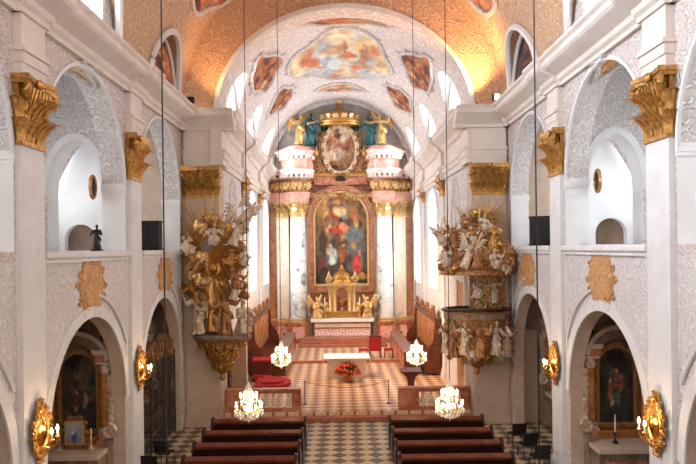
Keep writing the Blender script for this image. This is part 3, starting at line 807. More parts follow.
# ================================================================== FIGURES
def figure(seed, h=1.7, arms=None, wings=0, pose='stand', lean=0, voxel=None, hair=True, turn=0, head=(0, 0)):
    """a carved draped figure, one continuous surface, facing -y, feet at z=0"""
    R = random.Random(seed); mb = MB(); k = h
    ph = [R.uniform(0, 6) for _ in range(3)]
    fold = lambda a, z: 1+.13*math.sin(7*a+ph[0]+z*2)+.07*math.sin(13*a+ph[1]-z*3)
    if pose == 'stand':
        mb.lathe([(.15*k, 0), (.165*k, .04*k), (.135*k, .2*k), (.125*k, .36*k), (.115*k, .48*k), (.092*k, .58*k), (.06*k, .62*k)], seg=28, sy=.85, mod=fold)
        mb.ell((-.05*k, -.14*k, .02*k), (.035*k, .07*k, .025*k)); mb.ell((.06*k, -.1*k, .02*k), (.035*k, .07*k, .025*k))
        mb.tube([(.05*k, -.02*k, .5*k), (.06*k, -.12*k, .3*k), (.06*k, -.09*k, .06*k)], [.07*k, .065*k, .04*k], 8)
        zt = 0
    elif pose == 'kneel':
        mb.lathe([(.17*k, 0), (.18*k, .05*k), (.14*k, .2*k), (.11*k, .32*k), (.08*k, .38*k)], seg=26, sy=1.25, mod=fold)
        mb.tube([(.06*k, -.05*k, .3*k), (.07*k, -.26*k, .24*k), (.07*k, -.22*k, .03*k)], [.08*k, .07*k, .04*k], 8)
        mb.tube([(-.06*k, 0, .3*k), (-.07*k, -.16*k, .06*k), (-.06*k, .18*k, .03*k)], [.08*k, .065*k, .04*k], 8)
        zt = -.22*k
    else:                       # seated
        mb.ell((0, .02*k, .06*k), (.15*k, .16*k, .1*k), 12, 8)
        for e in (-1, 1): mb.tube([(e*.06*k, 0, .08*k), (e*.09*k, -.22*k, .1*k), (e*.08*k, -.2*k, -.12*k), (e*.08*k, -.25*k, -.16*k)], [.09*k, .075*k, .05*k, .03*k], 9)
        mb.lathe([(.1*k, -.18*k), (.17*k, -.05*k), (.16*k, .05*k), (.09*k, .12*k)], (0, -.1*k, .02*k), 22, 1, 1.1, mod=fold)
        zt = -.46*k
    S = len(mb.v)
    mb.ell((0, 0, .69*k+zt), (.105*k, .075*k, .13*k), 12, 8)
    mb.ell((0, -.01*k, .76*k+zt), (.125*k, .07*k, .06*k), 12, 6)
    mb.tube([(0, 0, .78*k+zt), (head[0]*.02*k, -.012*k, .88*k+zt)], [.04*k, .034*k], 8)
    hc = Vector((head[0]*.03*k, -.02*k, .925*k+zt)); fd = Vector((math.sin(head[0]*.6), -math.cos(head[0]*.6), head[1]*.3))
    mb.ell(hc, (.052*k, .06*k, .072*k), 12, 8)
    mb.ell(hc+fd*.06*k, (.012*k, .016*k, .018*k), 6, 4); mb.ell(hc+fd*.045*k+Vector((0, 0, -.045*k)), (.022*k, .02*k, .018*k), 6, 4)
    if hair:
        mb.ell(hc-fd*.022*k+Vector((0, 0, .018*k)), (.06*k, .062*k, .068*k), 12, 8)
        mb.ell(hc-fd*.05*k+Vector((0, 0, -.06*k)), (.045*k, .035*k, .06*k), 8, 6)
    arms = arms or [((-.26, -.1, .6), (-.2, -.25, .75)), ((.24, -.08, .58), (.1, -.24, .62))]
    for e, (el, hd) in zip((-1, 1), arms):
        sh = Vector((e*.115*k, 0, .775*k+zt)); el = Vector(el)*k+Vector((0, 0, zt)); hd = Vector(hd)*k+Vector((0, 0, zt))
        mb.tube([sh, sh.lerp(el, .5), el, el.lerp(hd, .6), hd], [.052*k, .05*k, .042*k, .032*k, .022*k], 8)
        mb.tube([sh, sh.lerp(el, .7), el+Vector((0, .01*k, -.03*k))], [.062*k, .066*k, .05*k], 8)        # sleeve
        d = (hd-el).normalized(); sd = d.cross(Vector((0, 0, 1)))
        sd = sd.normalized() if sd.length > .1 else Vector((1, 0, 0))
        mb.ell(hd+d*.02*k, (.026*k, .026*k, .026*k), 8, 5)
        for f in (-1.2, -.4, .4, 1.2): mb.tube([hd+sd*f*.014*k+d*.02*k, hd+sd*f*.018*k+d*.065*k], [.012*k, .009*k], 5)
    # mantle crossing the body
    mb.tube([(-.13*k, .03*k, .74*k+zt), (-.02*k, -.1*k, .62*k+zt), (.12*k, -.08*k, .5*k+zt), (.15*k, .05*k, .36*k+zt if pose == 'stand' else .42*k+zt)], [.03*k, .04*k, .05*k, .04*k], 8)
    if lean: mb.xf(Matrix.Translation((0, 0, .5*k+zt)) @ Matrix.Rotation(lean, 4, 'Y') @ Matrix.Translation((0, 0, -.5*k-zt)), S)
    if wings:
        for e in (-1, 1):
            for i in range(7):
                t = i/6; b0 = Vector((e*.06*k, .09*k, .74*k+zt)); w = wings*k
                tip = b0+Vector((e*w*(.75-.35*t), .12*k, w*(.62-1.15*t)))
                mid = b0.lerp(tip, .5)+Vector((e*.08*k, 0, .14*k*(1-t)+.05*k))
                mb.tube([b0, mid, tip], [.05*k, .055*k, .02*k], 6)
    if turn: mb.xf(Matrix.Rotation(turn, 4, 'Z'))
    return fuse(mb, voxel or h/48, 2)
def cherub(seed, r=.16, voxel=None):
    mb = MB(); mb.ell((0, 0, 0), (r*.8, r*.8, r*.9), 12, 8); mb.ell((0, -r*.75, -r*.1), r*.2, 6, 4); mb.ell((0, r*.2, r*.3), (r*.85, r*.75, r*.75), 10, 7)
    mb.ell((-r*.35, -r*.55, -r*.25), r*.3, 6, 5); mb.ell((r*.35, -r*.55, -r*.25), r*.3, 6, 5)
    for e in (-1, 1):
        for i in range(5):
            a = .7-.45*i; mb.tube([(e*r*.5, r*.2, -r*.2), (e*r*1.3*math.cos(a), r*.25, r*1.3*math.sin(a)), (e*r*2.1*math.cos(a-.2), r*.35, r*1.9*math.sin(a-.2))], [r*.3, r*.32, r*.12], 6)
    return fuse(mb, voxel or r/7, 1)
def cloud(seed, pts, rad, voxel, sq=.8):
    R = random.Random(seed); mb = MB()
    for p in pts:
        for _ in range(4):
            r = rad*R.uniform(.45, 1); mb.ell(Vector(p)+Vector((R.uniform(-1, 1), R.uniform(-.5, .5), R.uniform(-.8, .8)))*rad, (r, r*.8, r*sq), 9, 6)
        mb.spiral(Vector(p)+Vector((R.uniform(-.5, .5)*rad, -rad*.75, 0)), (1, 0, 0), (0, 0, 1), rad*.8, 1.4, rad*.2, R.uniform(0, 6), R.choice((-1, 1)), 14, 5)
    return fuse(mb, voxel, 1)
def addmesh(name, me, mat, parent, loc=(0, 0, 0), rz=0, rx=0, ry=0, sc=1):
    if not me.materials: me.materials.append(M[mat]); me.shade_smooth()
    elif me.materials[0] != M[mat]:
        me = me.copy(); me.materials[0] = M[mat]
    o = bpy.data.objects.new(name, me); C.objects.link(o); o.location = loc; o.rotation_euler = (rx, ry, rz); o.scale = (sc, sc, sc)
    if parent: o.parent = parent
    return o
FIG = {
 'preach': figure(1, 1.7, [((-.25, -.12, .66), (-.3, -.22, .9)), ((.23, -.1, .58), (.08, -.25, .6))], lean=.08, head=(-.6, .5)),
 'pray': figure(2, 1.7, [((-.2, -.16, .6), (-.03, -.27, .72)), ((.2, -.16, .6), (.03, -.27, .72))], pose='kneel', head=(.5, .6)),
 'sit': figure(3, 1.6, [((-.24, -.12, .62), (-.3, -.3, .56)), ((.26, -.1, .66), (.3, -.2, .88))], pose='sit', lean=-.15, head=(.5, .3)),
 'angel': figure(4, 1.7, [((-.27, -.1, .68), (-.34, -.2, .86)), ((.26, -.1, .6), (.22, -.3, .62))], wings=.62, lean=.1, head=(.4, -.3)),
 'orant': figure(5, 1.7, [((-.28, -.1, .7), (-.42, -.14, .9)), ((.28, -.1, .7), (.4, -.16, .86))], lean=-.12, head=(.2, .7)),
 'turn': figure(6, 1.7, [((-.2, -.12, .56), (-.05, -.26, .66)), ((.25, -.05, .56), (.22, -.18, .42))], lean=.12, turn=.5, head=(-.5, 0)),
}
CHER = cherub(1)

# ================================================================== HIGH ALTAR RETABLE
t = thing('altarpiece', 'towering marble and gilt high altarpiece with arched painting and crown at the choir end', 'altarpiece', (0, 45.15, .45), choir=True)
def L(py): return 6.6-(py-248)*.0661-.45
mb = MB(); mb.box(-4.75, 4.75, .12, .7, 0, 11.2); mb.build('back_wall', 'redmarble', t)
mb = MB(); mb.box(-2.25, 2.25, -.12, .14, 0, 9.9); mb.build('back_panel', 'brownmarble', t)
for s in (-1, 1):
    # pedestals
    mb = MB()
    for x0, x1, y0, m in ((2.2, 3.5, -1.3, 0), (3.5, 4.35, -.85, 0), (4.35, 4.85, -.5, 0)):
        mb.box(s*x0, s*x1, y0, .15, 0, 1.3); mb.box(s*(x0-.05), s*(x1+.05), y0-.07, .15, 0, .16); mb.box(s*(x0-.05), s*(x1+.05), y0-.07, .15, 1.18, 1.32)
    mb.build('pedestal', 'redmarble', t)
    MB().box(s*2.45, s*3.25, -1.34, -1.28, .3, 1.05).build('pedestal_panel', 'pinkmarble', t); MB().box(s*3.62, s*4.25, -.89, -.84, .3, 1.05).build('pedestal_panel', 'pinkmarble', t)
    # round column
    c = MB().lathe([(.56, 1.55), (.555, 3.2), (.53, 5), (.49, 8.22)], (s*2.85, -.68, 0), 24).build('column', 'whitemarble', t)
    MB().lathe([(.74, 1.31), (.74, 1.38), (.7, 1.42), (.66, 1.45), (.7, 1.49), (.62, 1.53), (.57, 1.57)], (s*2.85, -.68, 0), 24).build('column_base', 'gold2', c)
    mb = MB(); cx, cyy, z0, h = s*2.85, -.68, 8.2, .98
    mb.lathe([(.48, 0), (.5, .5), (.62, .85)], (cx, cyy, z0), 20)
    for row in (0, 1):
        for i in range(8):
            a = 2*PI*(i+.5*row)/8; o_ = Vector((math.cos(a), math.sin(a), 0))
            mb.leaf(Vector((cx, cyy, z0+.02+.3*row))+o_*(.48+.03*row), o_, (0, 0, 1), (-math.sin(a), math.cos(a), 0), .46, .36, .4)
    for a in (PI/4, 3*PI/4, 5*PI/4, 7*PI/4):
        o_ = Vector((math.cos(a), math.sin(a), 0)); mb.spiral(Vector((cx, cyy, z0+.72))+o_*.66, o_, (0, 0, 1), .15, 1.6, .05, PI, -1)
    mb.box(cx-.68, cx+.68, cyy-.68, cyy+.68, z0+.86, z0+.98)
    mb.build('capital', 'gold2', c)
    # pilasters beside it
    for x0, x1, y0, mt in ((3.48, 4.3, -.42, 'beigemarble'), (4.34, 4.82, -.2, 'brownmarble'), (2.12, 2.34, -.3, 'beigemarble')):
        p = MB().box(s*x0, s*x1, y0, .15, 1.3, 8.22).build('pilaster', mt, t)
        w = x1-x0
        o = capital(MB(), w, .98, .12, 3 if w > .4 else 2).build('capital', 'gold2', p); o.location = (s*(x0+x1)/2, y0+.1, 8.2)
        MB().box(s*(x0-.05), s*(x1+.05), y0-.06, .15, 1.31, 1.52).build('base', 'gold2', p)
    # entablature with a bow over the column
    def plan(g, x0=2.1, x1=4.85, bow=.78):
        pts = [(x0-g, .5), (x0-g, -.9)]
        pts += [(2.85+(bow+g)*math.cos(a), -.75+(bow*.85+g)*math.sin(a)) for a in [PI*1.12+PI*.76*i/7 for i in range(8)]]
        pts += [(3.62+g*.4, -.65-g*.8), (x1-.5+g, -.5-g), (x1+g*.3, -.3-g), (x1+g*.3, .5)]
        return [(s*x, y) for x, y in pts]
    e = MB().prism(plan(0), 'z', 9.18, 9.5).prism(plan(.05), 'z', 9.5, 9.74).prism(plan(.1), 'z', 9.74, 9.84).build('entablature', 'pinkmarble', t, 25)
    MB().prism(plan(-.03), 'z', 9.84, 10.72).build('frieze', 'brownmarble', e, 25)
    MB().prism(plan(.08), 'z', 10.72, 10.84).prism(plan(.36), 'z', 10.98, 11.16).prism(plan(.42), 'z', 11.16, 11.3).build('cornice', 'litpink', e, 25)
    MB().prism(plan(.1), 'z', 10.84, 10.98).build('dentil_band', 'redmarble', e, 25)  # dark red puts the shade between the dentils into the colour
    mb = MB(); pp = plan(.24)
    for a, b in zip(pp[1:-1], pp[2:-1]):
        a, b = Vector((*a, 0)), Vector((*b, 0)); n = max(1, round((b-a).length/.42))
        for i in range(n):
            q = a.lerp(b, (i+.5)/n); mb.box(q.x-.1, q.x+.1, q.y-.14, q.y+.1, 10.76, 10.99)
    mb.build('dentils', 'litpink', e)
    for i, (x, y) in enumerate(((2.3, -1.3), (2.85, -1.52), (3.4, -1.3), (3.95, -.85), (4.5, -.65))):
        addmesh('cherub_head', CHER, 'gold2', e, (s*x, y, 10.28), 0, 0, 0, 1.35)
    # upper block and broken pediment
    def plan2(g):
        pts = [(1.75-g, .4), (1.75-g, -.7)]+[(2.85+(.85+g)*math.cos(a), -.65+(.7+g)*math.sin(a)) for a in [PI*1.1+PI*.8*i/7 for i in range(8)]]+[(4.0+g, -.4-g), (4.1+g, .4)]
        return [(s*x, y) for x, y in pts]
    u = MB().prism(plan2(-.05), 'z', 11.3, 12.05).build('attic_block', 'pinkmarble', t, 25)
    MB().prism(plan2(.03), 'z', 11.98, 12.04).prism(plan2(.2), 'z', 12.2, 12.4).prism(plan2(.3), 'z', 12.4, 12.54).build('cornice', 'litpink', u, 25)
    MB().prism(plan2(.06), 'z', 12.04, 12.2).build('dentil_band', 'redmarble', u, 25)  # shaded dentil gaps again given as dark red colour
    mb = MB(); pp = plan2(.13)
    for a, b in zip(pp[1:-1], pp[2:-1]):
        a, b = Vector((*a, 0)), Vector((*b, 0)); n = max(1, round((b-a).length/.42))
        for i in range(n):
            q = a.lerp(b, (i+.5)/n); mb.box(q.x-.1, q.x+.1, q.y-.14, q.y+.1, 11.97, 12.21)
    mb.build('dentils', 'litpink', u)
    mb = MB()      # low curved cap of the broken pediment
    for j in range(4): mb.prism([(x*1.0, y) for x, y in plan2(.2-.16*j)], 'z', 12.54+.09*j, 12.63+.09*j)
    mb.build('pediment', 'pinkmarble', u, 25)
# arched picture frame
fr = pobj('picture_frame', [arch(0, 2.1, 3.3, 8.1, 2.15), arch(0, 1.88, 3.6, 8.1, 1.9)], .5, FRONT, Vector((0, -.16, 0)), ['redmarble'], None, t)
pobj('frame_moulding', [arch(0, 1.84, 3.62, 8.1, 1.86), arch(0, 1.72, 3.78, 8.1, 1.72)], .4, FRONT, Vector((0, -.2, 0)), ['gold2'], None, fr)
pobj('frame_moulding', [arch(0, 2.2, 3.2, 8.1, 2.26), arch(0, 2.08, 3.3, 8.1, 2.13)], .62, FRONT, Vector((0, -.14, 0)), ['brownmarble'], None, fr)
B = [(70, 52, 44), (98, 74, 56), (116, 98, 80), (130, 112, 90), (158, 118, 74), (190, 136, 74)]
bl = rblobs(41, 40, [(80, 60, 50), (124, 98, 74), (104, 104, 96), (150, 106, 66), (92, 68, 52)], .05, .16)
bl += rblobs(42, 26, [(176, 98, 58), (196, 148, 92), (150, 72, 48), (118, 124, 120), (206, 164, 108)], .03, .09, (.1, .9, .5, .95))
bl += [(.42, .58, .14, .05, (176, 70, 48), .6), (.55, .62, .1, .05, (226, 130, 90), .6), (.48, .8, .12, .06, (230, 196, 140), .8), (.72, .52, .16, .07, (112, 124, 122), .9), (.2, .66, .09, .05, (150, 100, 70), .6),
       (.34, .3, .075, .1, (184, 188, 168), .4), (.32, .42, .03, .025, (220, 180, 140), .4), (.25, .36, .06, .02, (210, 180, 150), .5), (.5, .34, .06, .11, (150, 86, 56), .5), (.52, .44, .03, .022, (206, 150, 110), .4),
       (.8, .22, .09, .11, (206, 70, 56), .5), (.84, .33, .035, .025, (220, 170, 130), .4), (.12, .2, .08, .09, (120, 60, 46), .6), (.18, .12, .14, .05, (70, 54, 50), .7), (.75, .42, .05, .04, (190, 140, 100), .6), (.88, .08, .1, .03, (190, 140, 70), .6)]
canvas('painting', 3.5, 6.1, painter(B, bl, 8, .09), t, 1.75, -.17, 48, 84, 3.75)
# centre top: frieze band, scrolls, oval painting, crown
o = pobj('arch_band', [arch(0, 2.5, 9.9, 9.95, 2.0)[2:]+arch(0, 2.3, 9.9, 9.9, 1.1)[2:][::-1]], .5, FRONT, Vector((0, -.3, 0)), ['brownmarble'], None, t)
mb = MB(); mb.box(-1.75, 1.75, -.65, .3, 10.35, 11.0); mb.build('attic_panel', 'redmarble', t)
mb = MB(); mb.box(-1.8, 1.8, -.75, .3, 10.9, 11.1); mb.build('attic_moulding', 'gold', t)
for s in (-1, 1):
    mb = MB()
    mb.spiral((s*1.55, -.6, 11.5), (s, 0, 0), (0, 0, 1), .5, 1.5, .16, PI/2, -1, 26, 7)
    mb.tube([(s*1.5, -.55, 12.0), (s*1.25, -.5, 12.5), (s*1.3, -.45, 13.1), (s*1.1, -.4, 13.6)], [.2, .17, .15, .1], 8)
    mb.spiral((s*1.25, -.5, 13.7), (s, 0, 0), (0, 0, 1), .25, 1.3, .09, -PI/2, 1, 18, 6)
    for i in range(6): mb.leaf((s*(1.1+.12*i), -.7, 11.2+.22*i), (s*.5, -.8, 0), (s*.2, 0, 1), (1, 0, 0), .5, .28, .4)
    mb.build('volute', 'goldbrown', t)
    mb = MB()
    for i in range(8):
        a = i*.8; mb.spiral((s*(.45+.2*i), -.42, 9.55+.5*math.sin(i*1.7)*.3+.02*i), (math.cos(a), 0, math.sin(a)), (-math.sin(a), 0, math.cos(a)), .2, 1.3, .06, 0, 1, 14, 5)
        mb.leaf((s*(.4+.22*i), -.44, 9.6), (0, -1, 0), (s*math.sin(a), 0, abs(math.cos(a))), (1, 0, 0), .3, .18, .4)
    mb.build('scrollwork', 'gold2', t)
    addmesh('cherub', figure(50+s, .95, pose='sit', voxel=.03), 'gold', t, (s*1.55, -.75, 12.35), s*.6)
mb = MB(); mb.lathe([(0, 0), (.2, .03), (.28, .12), (.2, .3), (0, .36)], (0, -.85, 10.55), 14, 1.3, .7); mb.build('keystone_boss', 'iron', t)
ofr = pobj('oval_frame', [[(1.25*math.cos(a), 12.65+1.72*math.sin(a)) for a in [2*PI*i/48 for i in range(48)]], [(.98*math.cos(a), 12.65+1.45*math.sin(a)) for a in [2*PI*i/48 for i in range(48)]]], .3, FRONT, Vector((0, -.6, 0)), ['silver'], None, t)
mb = MB()
for i in range(18):
    a = 2*PI*i/18; d = Vector((math.cos(a)*.75, 0, math.sin(a))); mb.spiral(Vector((1.22*math.cos(a), -.75, 12.65+1.68*math.sin(a))), d.normalized(), Vector((-d.z, 0, d.x)).normalized(), .17, 1.3, .06, 0, 1 if i % 2 else -1, 12, 5)
mb.build('frame_ornament', 'goldbrown', ofr)
fn = painter([(120, 84, 60), (170, 130, 96), (150, 110, 84)], rblobs(61, 22, [(206, 160, 116), (96, 66, 54), (150, 90, 66), (180, 150, 130), (216, 190, 160)], .07, .2), 4, .1)
canvas('oval_painting', 2.0, 2.94, fn, t, 0, -.55, 40, 14, 11.18, oval=True)
cr = MB(); zc = L(126)
cr.lathe([(1.1, 0), (1.35, .02), (1.38, .12), (1.28, .2), (1.34, .3), (1.3, .42), (1.15, .44)], (0, -.5, zc), 32, 1, .7)
o = cr.build('crown', 'gold', t)
mb = MB(); mb.lathe([(1.18, .4), (1.26, .6), (1.16, .84), (.8, .98), (.4, 1.04), (.26, 1.2), (.2, 1.4), (.28, 1.5), (.12, 1.56)], (0, -.5, zc), 32, 1, .7, mod=lambda a, z: 1+.07*math.cos(8*a)); mb.build('crown_dome', 'goldbrown', o)
mb = MB()
for i in range(14):
    a = 2*PI*i/14; mb.leaf((1.24*math.cos(a), -.5+.86*math.sin(a), zc+.32), (math.cos(a), math.sin(a), 0), (0, 0, 1), (-math.sin(a), math.cos(a), 0), .5, .36, .3)
mb.build('crown_leaves', 'gold2', o)
mb = MB(); mb.ell((0, -.5, zc+1.68), .2, 10, 7); mb.box(-.05, .05, -.54, -.46, zc+1.8, zc+2.4); mb.box(-.2, .2, -.54, -.46, zc+2.08, zc+2.18); mb.build('cross', 'gold2', o)
for s in (-1, 1):
    mb = MB()
    mb.grid(lambda u, v: (s*(.75+.5*u+.35*v*v+.1*math.sin(v*4)), -.35-.12*math.sin(u*16)-.1*v, zc-2.2*v*(1-.25*u)), 24, 12)
    o = mb.build('drapery', 'green', t, 60, False); so = o.modifiers.new('thick', 'SOLIDIFY'); so.thickness = .05
# figures standing on the broken pediments (separate carved statues)
def statue(name, label, cat, me, mat, loc, rz, extra=None, sc=1, choir=True):
    r = thing(name, label, cat, loc, rz, choir=choir)
    o = addmesh('body', me, mat, r, sc=sc)
    return r
W0 = Vector((0, 45.15, .45))
def AT(x, y, z): return (W0.x+x, W0.y+y, W0.z+z)
big = figure(71, 2.0, [((-.27, -.1, .68), (-.4, -.16, .8)), ((.3, -.1, .74), (.55, -.14, .86))], wings=.6, lean=.12, head=(.6, .2))
statue('angel_statue', 'gilded winged angel on the left broken pediment reaching towards the crown', 'statue', big, 'gold2', AT(-2.7, -.7, 12.98), .3)
big2 = figure(72, 2.0, [((-.3, -.1, .74), (-.52, -.14, .84)), ((.27, -.1, .66), (.36, -.2, .8))], wings=.6, lean=-.12, head=(-.6, .2))
statue('angel_statue', 'gilded winged angel on the right broken pediment leaning towards the crown', 'statue', big2, 'gold2', AT(2.75, -.7, 12.98), -.3)
dr = figure(73, 2.1, [((-.25, -.1, .62), (-.2, -.25, .76)), ((.25, -.1, .6), (.3, -.2, .42))], lean=.05)
statue('draped_statue', 'teal draped figure between the left gilded angel and the crown', 'statue', dr, 'teal', AT(-1.95, -.55, 12.98), .2)
dr2 = figure(74, 1.9, [((-.25, -.1, .62), (-.35, -.2, .5)), ((.25, -.1, .6), (.1, -.25, .66))], lean=-.12)
statue('draped_statue', 'teal draped figure between the right gilded angel and the crown', 'statue', dr2, 'teal', AT(2.0, -.55, 12.98), -.2)

# ================================================================== ALTAR TABLE, STEPS, TABERNACLE
t = thing('altar_steps', 'three red stone steps below the high altar table', 'steps', (0, 42.6, .45), choir=True)
for i in range(3): MB().box(-2.75+.12*i, 2.75-.12*i, -.9+.35*i, 2.0, .15*i, .15*i+.15).build('step', 'step', t)
t = thing('high_altar', 'high altar table of pale stone with pink and white lace front on red steps', 'altar', (0, 43.75, .9), choir=True)
MB().box(-1.8, 1.8, -.5, .6, 0, 1.0).build('table_body', 'beigemarble', t)
MB().box(-2.0, 2.0, -.62, .7, 1.0, 1.14).build('table_slab', 'whitemarble', t)
o = MB().box(-1.78, 1.78, -.56, -.5, .06, .52).build('antependium', 'lace', t, uv=True)
mb = MB()
for i in range(18): mb.prism([(-1.75+i*.195, .1), (-1.75+i*.195+.17, .1), (-1.75+i*.195+.085, .3)], 'y', -.575, -.56)
mb.build('lace_trim', 'linen', o)
MB().box(-1.85, 1.85, -.58, -.5, .55, .62).box(-1.85, 1.85, -.58, -.5, .86, .94).build('moulding', 'goldbrown', t)
for s in (-1, 1):
    MB().lathe([(.22, 0), (.24, .1), (.14, .3), (.2, .7), (.14, 1.1), (.24, 1.35), (.2, 1.5)], (s*2.05, .1, 0), 12).build('side_console', 'greymarble', t)
c = MB(); c.box(-2.02, 2.02, -.64, .72, 1.141, 1.17); c.box(-2.02, 2.02, -.66, -.63, .97, 1.17)
tag(c.build('altar_cloth', 'linen'), 'white cloth lying over the high altar table under the gilded tabernacle', 'altar cloth', choir=True)
bpy.data.objects['altar_cloth'].location = (0, 43.75, .9)
# gilded tabernacle with columns and dome
t = thing('tabernacle', 'golden domed tabernacle with little columns in front of the arched painting', 'tabernacle', (0, 44.0, 2.07), choir=True)
MB().box(-.85, .85, -.3, .4, 0, .3).box(-.92, .92, -.36, .4, .3, .38).box(-.92, .92, -.36, .4, 0, .08).build('base', 'gold', t)
pobj('niche', [rect(-.7, .7, .38, 2.2), arch(0, .36, .42, 1.6, .36)], .55, FRONT, Vector((0, .1, 0)), ['gold2'], None, t)
MB().lathe([(.16, 0), (.1, .1), (.05, .25), (.16, .4), (.24, .62), (.22, .66)], (0, -.05, .45), 14, 1.2, 1.2).build('chalice', 'gold', t)
MB().box(-.38, .38, .1, .13, .4, 1.98).build('niche_back', 'redmarble', t)
for x in (-.8, -.48, .48, .8):
    MB().lathe([(.12, .38), (.12, .48), (.08, .54), (.085, 1.4), (.07, 1.85), (.12, 1.95), (.14, 2.06)], (x, -.28, 0), 12).build('column', 'gold2', t)
MB().box(-.98, .98, -.45, .4, 2.06, 2.16).box(-1.06, 1.06, -.53, .4, 2.16, 2.26).build('entablature', 'gold2', t)
MB().lathe([(.72, 2.26), (.74, 2.36), (.62, 2.5), (.66, 2.56), (.52, 2.8), (.3, 2.98), (.16, 3.04), (.2, 3.14), (.1, 3.24), (.07, 3.4), (.0, 3.46)], (0, -.02, 0), 24, 1, .7).build('dome', 'gold', t)
for s in (-1, 1):
    MB().spiral((s*.85, -.3, 2.5), (s, 0, 0), (0, 0, 1), .22, 1.5, .08, PI, -1, 20, 6).lathe([(.08, 0), (.12, .1), (.05, .25), (0, .4)], (s*.85, -.3, 2.7), 8).build('volute', 'gold2', t)
    mb = MB(); mb.prism([(s*.95, 0), (s*1.95, 0), (s*1.95, .25), (s*1.5, .35), (s*1.3, .7), (s*.95, .8)], 'y', -.1, .3); mb.spiral((s*1.45, -.12, .42), (s, 0, 0), (0, 0, 1), .24, 1.5, .06, 0, -1, 20, 6); mb.build('side_wing', 'gold', t)
adk = figure(81, 1.35, [((-.22, -.14, .6), (-.04, -.26, .7)), ((.22, -.14, .6), (.05, -.26, .7))], pose='kneel', wings=.4)
statue('angel_statue', 'gilded kneeling angel at the left end of the high altar table', 'statue', adk, 'gold2', (-1.62, 43.5, 2.07), .6, sc=1.3)
statue('angel_statue', 'gilded kneeling angel at the right end of the high altar table', 'statue', adk, 'gold2', (1.62, 43.5, 2.07), -.6, sc=1.3)
def candlestick(label, loc, h, hc, mat='gold2', lit=False, group=None, choir=True, r=1.0):
    t = thing('candlestick', label, 'candlestick', loc, group=group, choir=choir)
    MB().lathe([(.13*r, 0), (.14*r, .03), (.06*r, .08), (.035*r, .2*h), (.06*r, .3*h), (.03*r, .4*h), (.03*r, .8*h), (.08*r, .92*h), (.085*r, h)], (0, 0, 0), 12).build('stick', mat, t)
    MB().lathe([(.032*r, h), (.03*r, h+hc)], (0, 0, 0), 8).build('candle', 'wax', t)
    if lit: MB().lathe([(0, 0), (.014, .02), (.01, .05), (0, .09)], (0, 0, h+hc), 6).build('flame', 'flame', t)
    return t
k = candlestick('gilded candlestick on the high altar, left of the tabernacle', (-1.12, 43.35, 2.07), .8, .55)
dup(k, (1.12, 43.35, 2.07), None, 'gilded candlestick on the high altar, right of the tabernacle')
for s, sd in ((-1, 'left'), (1, 'right')):
    r = thing('reliquary_bust', 'small gilded bust on the high altar just %s of the tabernacle' % sd, 'bust', (s*1.02, 43.62, 2.07), choir=True)
    MB().lathe([(.2, 0), (.22, .08), (.12, .16), (.1, .3), (.18, .36)], (0, 0, 0), 12).build('base', 'gold', r)
    mb = MB(); mb.ell((0, 0, .5), (.22, .14, .2)); mb.tube([(0, 0, .6), (0, 0, .78)], .07, 8); mb.ell((0, -.01, .88), (.1, .11, .13)); mb.ell((0, -.12, .87), .025); mb.ell((0, .03, .92), (.115, .11, .12))
    addmesh('body', fuse(mb, .025, 1), 'gold2', r)
# ================================================================== LEFT SCULPTURE GROUP (on its corbel at the choir pier)
GX, GY = -4.75, 24.75
t = thing('sculpture_group', 'gilded sunburst sculpture of saints and cherubs on a carved corbel at the left choir pier', 'sculpture', (GX, GY, 0))
def G(px, py, dy=0): 
    p = P(px, py, GY+dy); return (p.x-GX, p.y-GY, p.z)
mb = MB(); mb.lathe([(.02, 1.75), (.14, 1.85), (.1, 2.0), (.2, 2.08), (.34, 2.3), (.46, 2.6), (.62, 2.9), (.85, 3.15), (.98, 3.25), (1.0, 3.3)], (.15, .1, 0), 26, 1, .62, mod=lambda a, z: 1+.04*math.sin(9*a))
cb = mb.build('corbel', 'goldbrown', t)
mb = MB()
for z, r, n in ((2.35, .36, 5), (2.75, .54, 7), (3.1, .82, 9)):
    for i in range(n):
        a = PI+PI*(i+.5)/n; o_ = Vector((math.cos(a), .62*math.sin(a), 0)); tt = Vector((-math.sin(a), math.cos(a), 0))
        mb.spiral(Vector((.15, .1, z))+o_*(r+.04), tt, (0, 0, 1), .14, 1.4, .045, i, 1 if i % 2 else -1, 14, 5)
        mb.leaf(Vector((.15, .1, z-.2))+o_*(r-.02), o_, (0, 0, 1), tt, .3, .16, .4)
mb.build('corbel_ornament', 'gold', cb)
MB().lathe([(.95, 3.3), (1.06, 3.33), (1.08, 3.4), (1.02, 3.45), (1.0, 3.5)], (.15, .1, 0), 28, 1, .65).build('corbel_shelf', 'greymarble', cb)
R = random.Random(4); mb = MB(); c0 = Vector(G(207, 246, -.12))
for i in range(54):
    a = 2*PI*i/54+R.uniform(-.04, .04); l = R.choice((1.15, 1.5, 1.9)); d = Vector((math.cos(a), -.08, math.sin(a)))
    if d.x < -.3: l = min(l, .95/abs(d.x))
    mb.tube([c0+d*.25, c0+d*l], [.055, .018], 4)
mb.build('sunburst', 'gold', t)
pts = [G(x, y, .12) for x, y in ((214, 224), (226, 234), (222, 256), (232, 250), (200, 272), (214, 276), (228, 272), (236, 268), (205, 290), (222, 292), (236, 290))]
addmesh('clouds', cloud(3, pts, .3, .05), 'goldbrown', t)
mb = MB()
for i in range(22):
    x = 200+36*i/21; a = Vector(G(212+.35*(x-216), 262, -.1)); b = Vector(G(x+R.uniform(-2, 2), R.uniform(300, 318), -.28)); mb.tube([a, b], [.02, .045], 4)
mb.build('light_beams', 'gold', t)
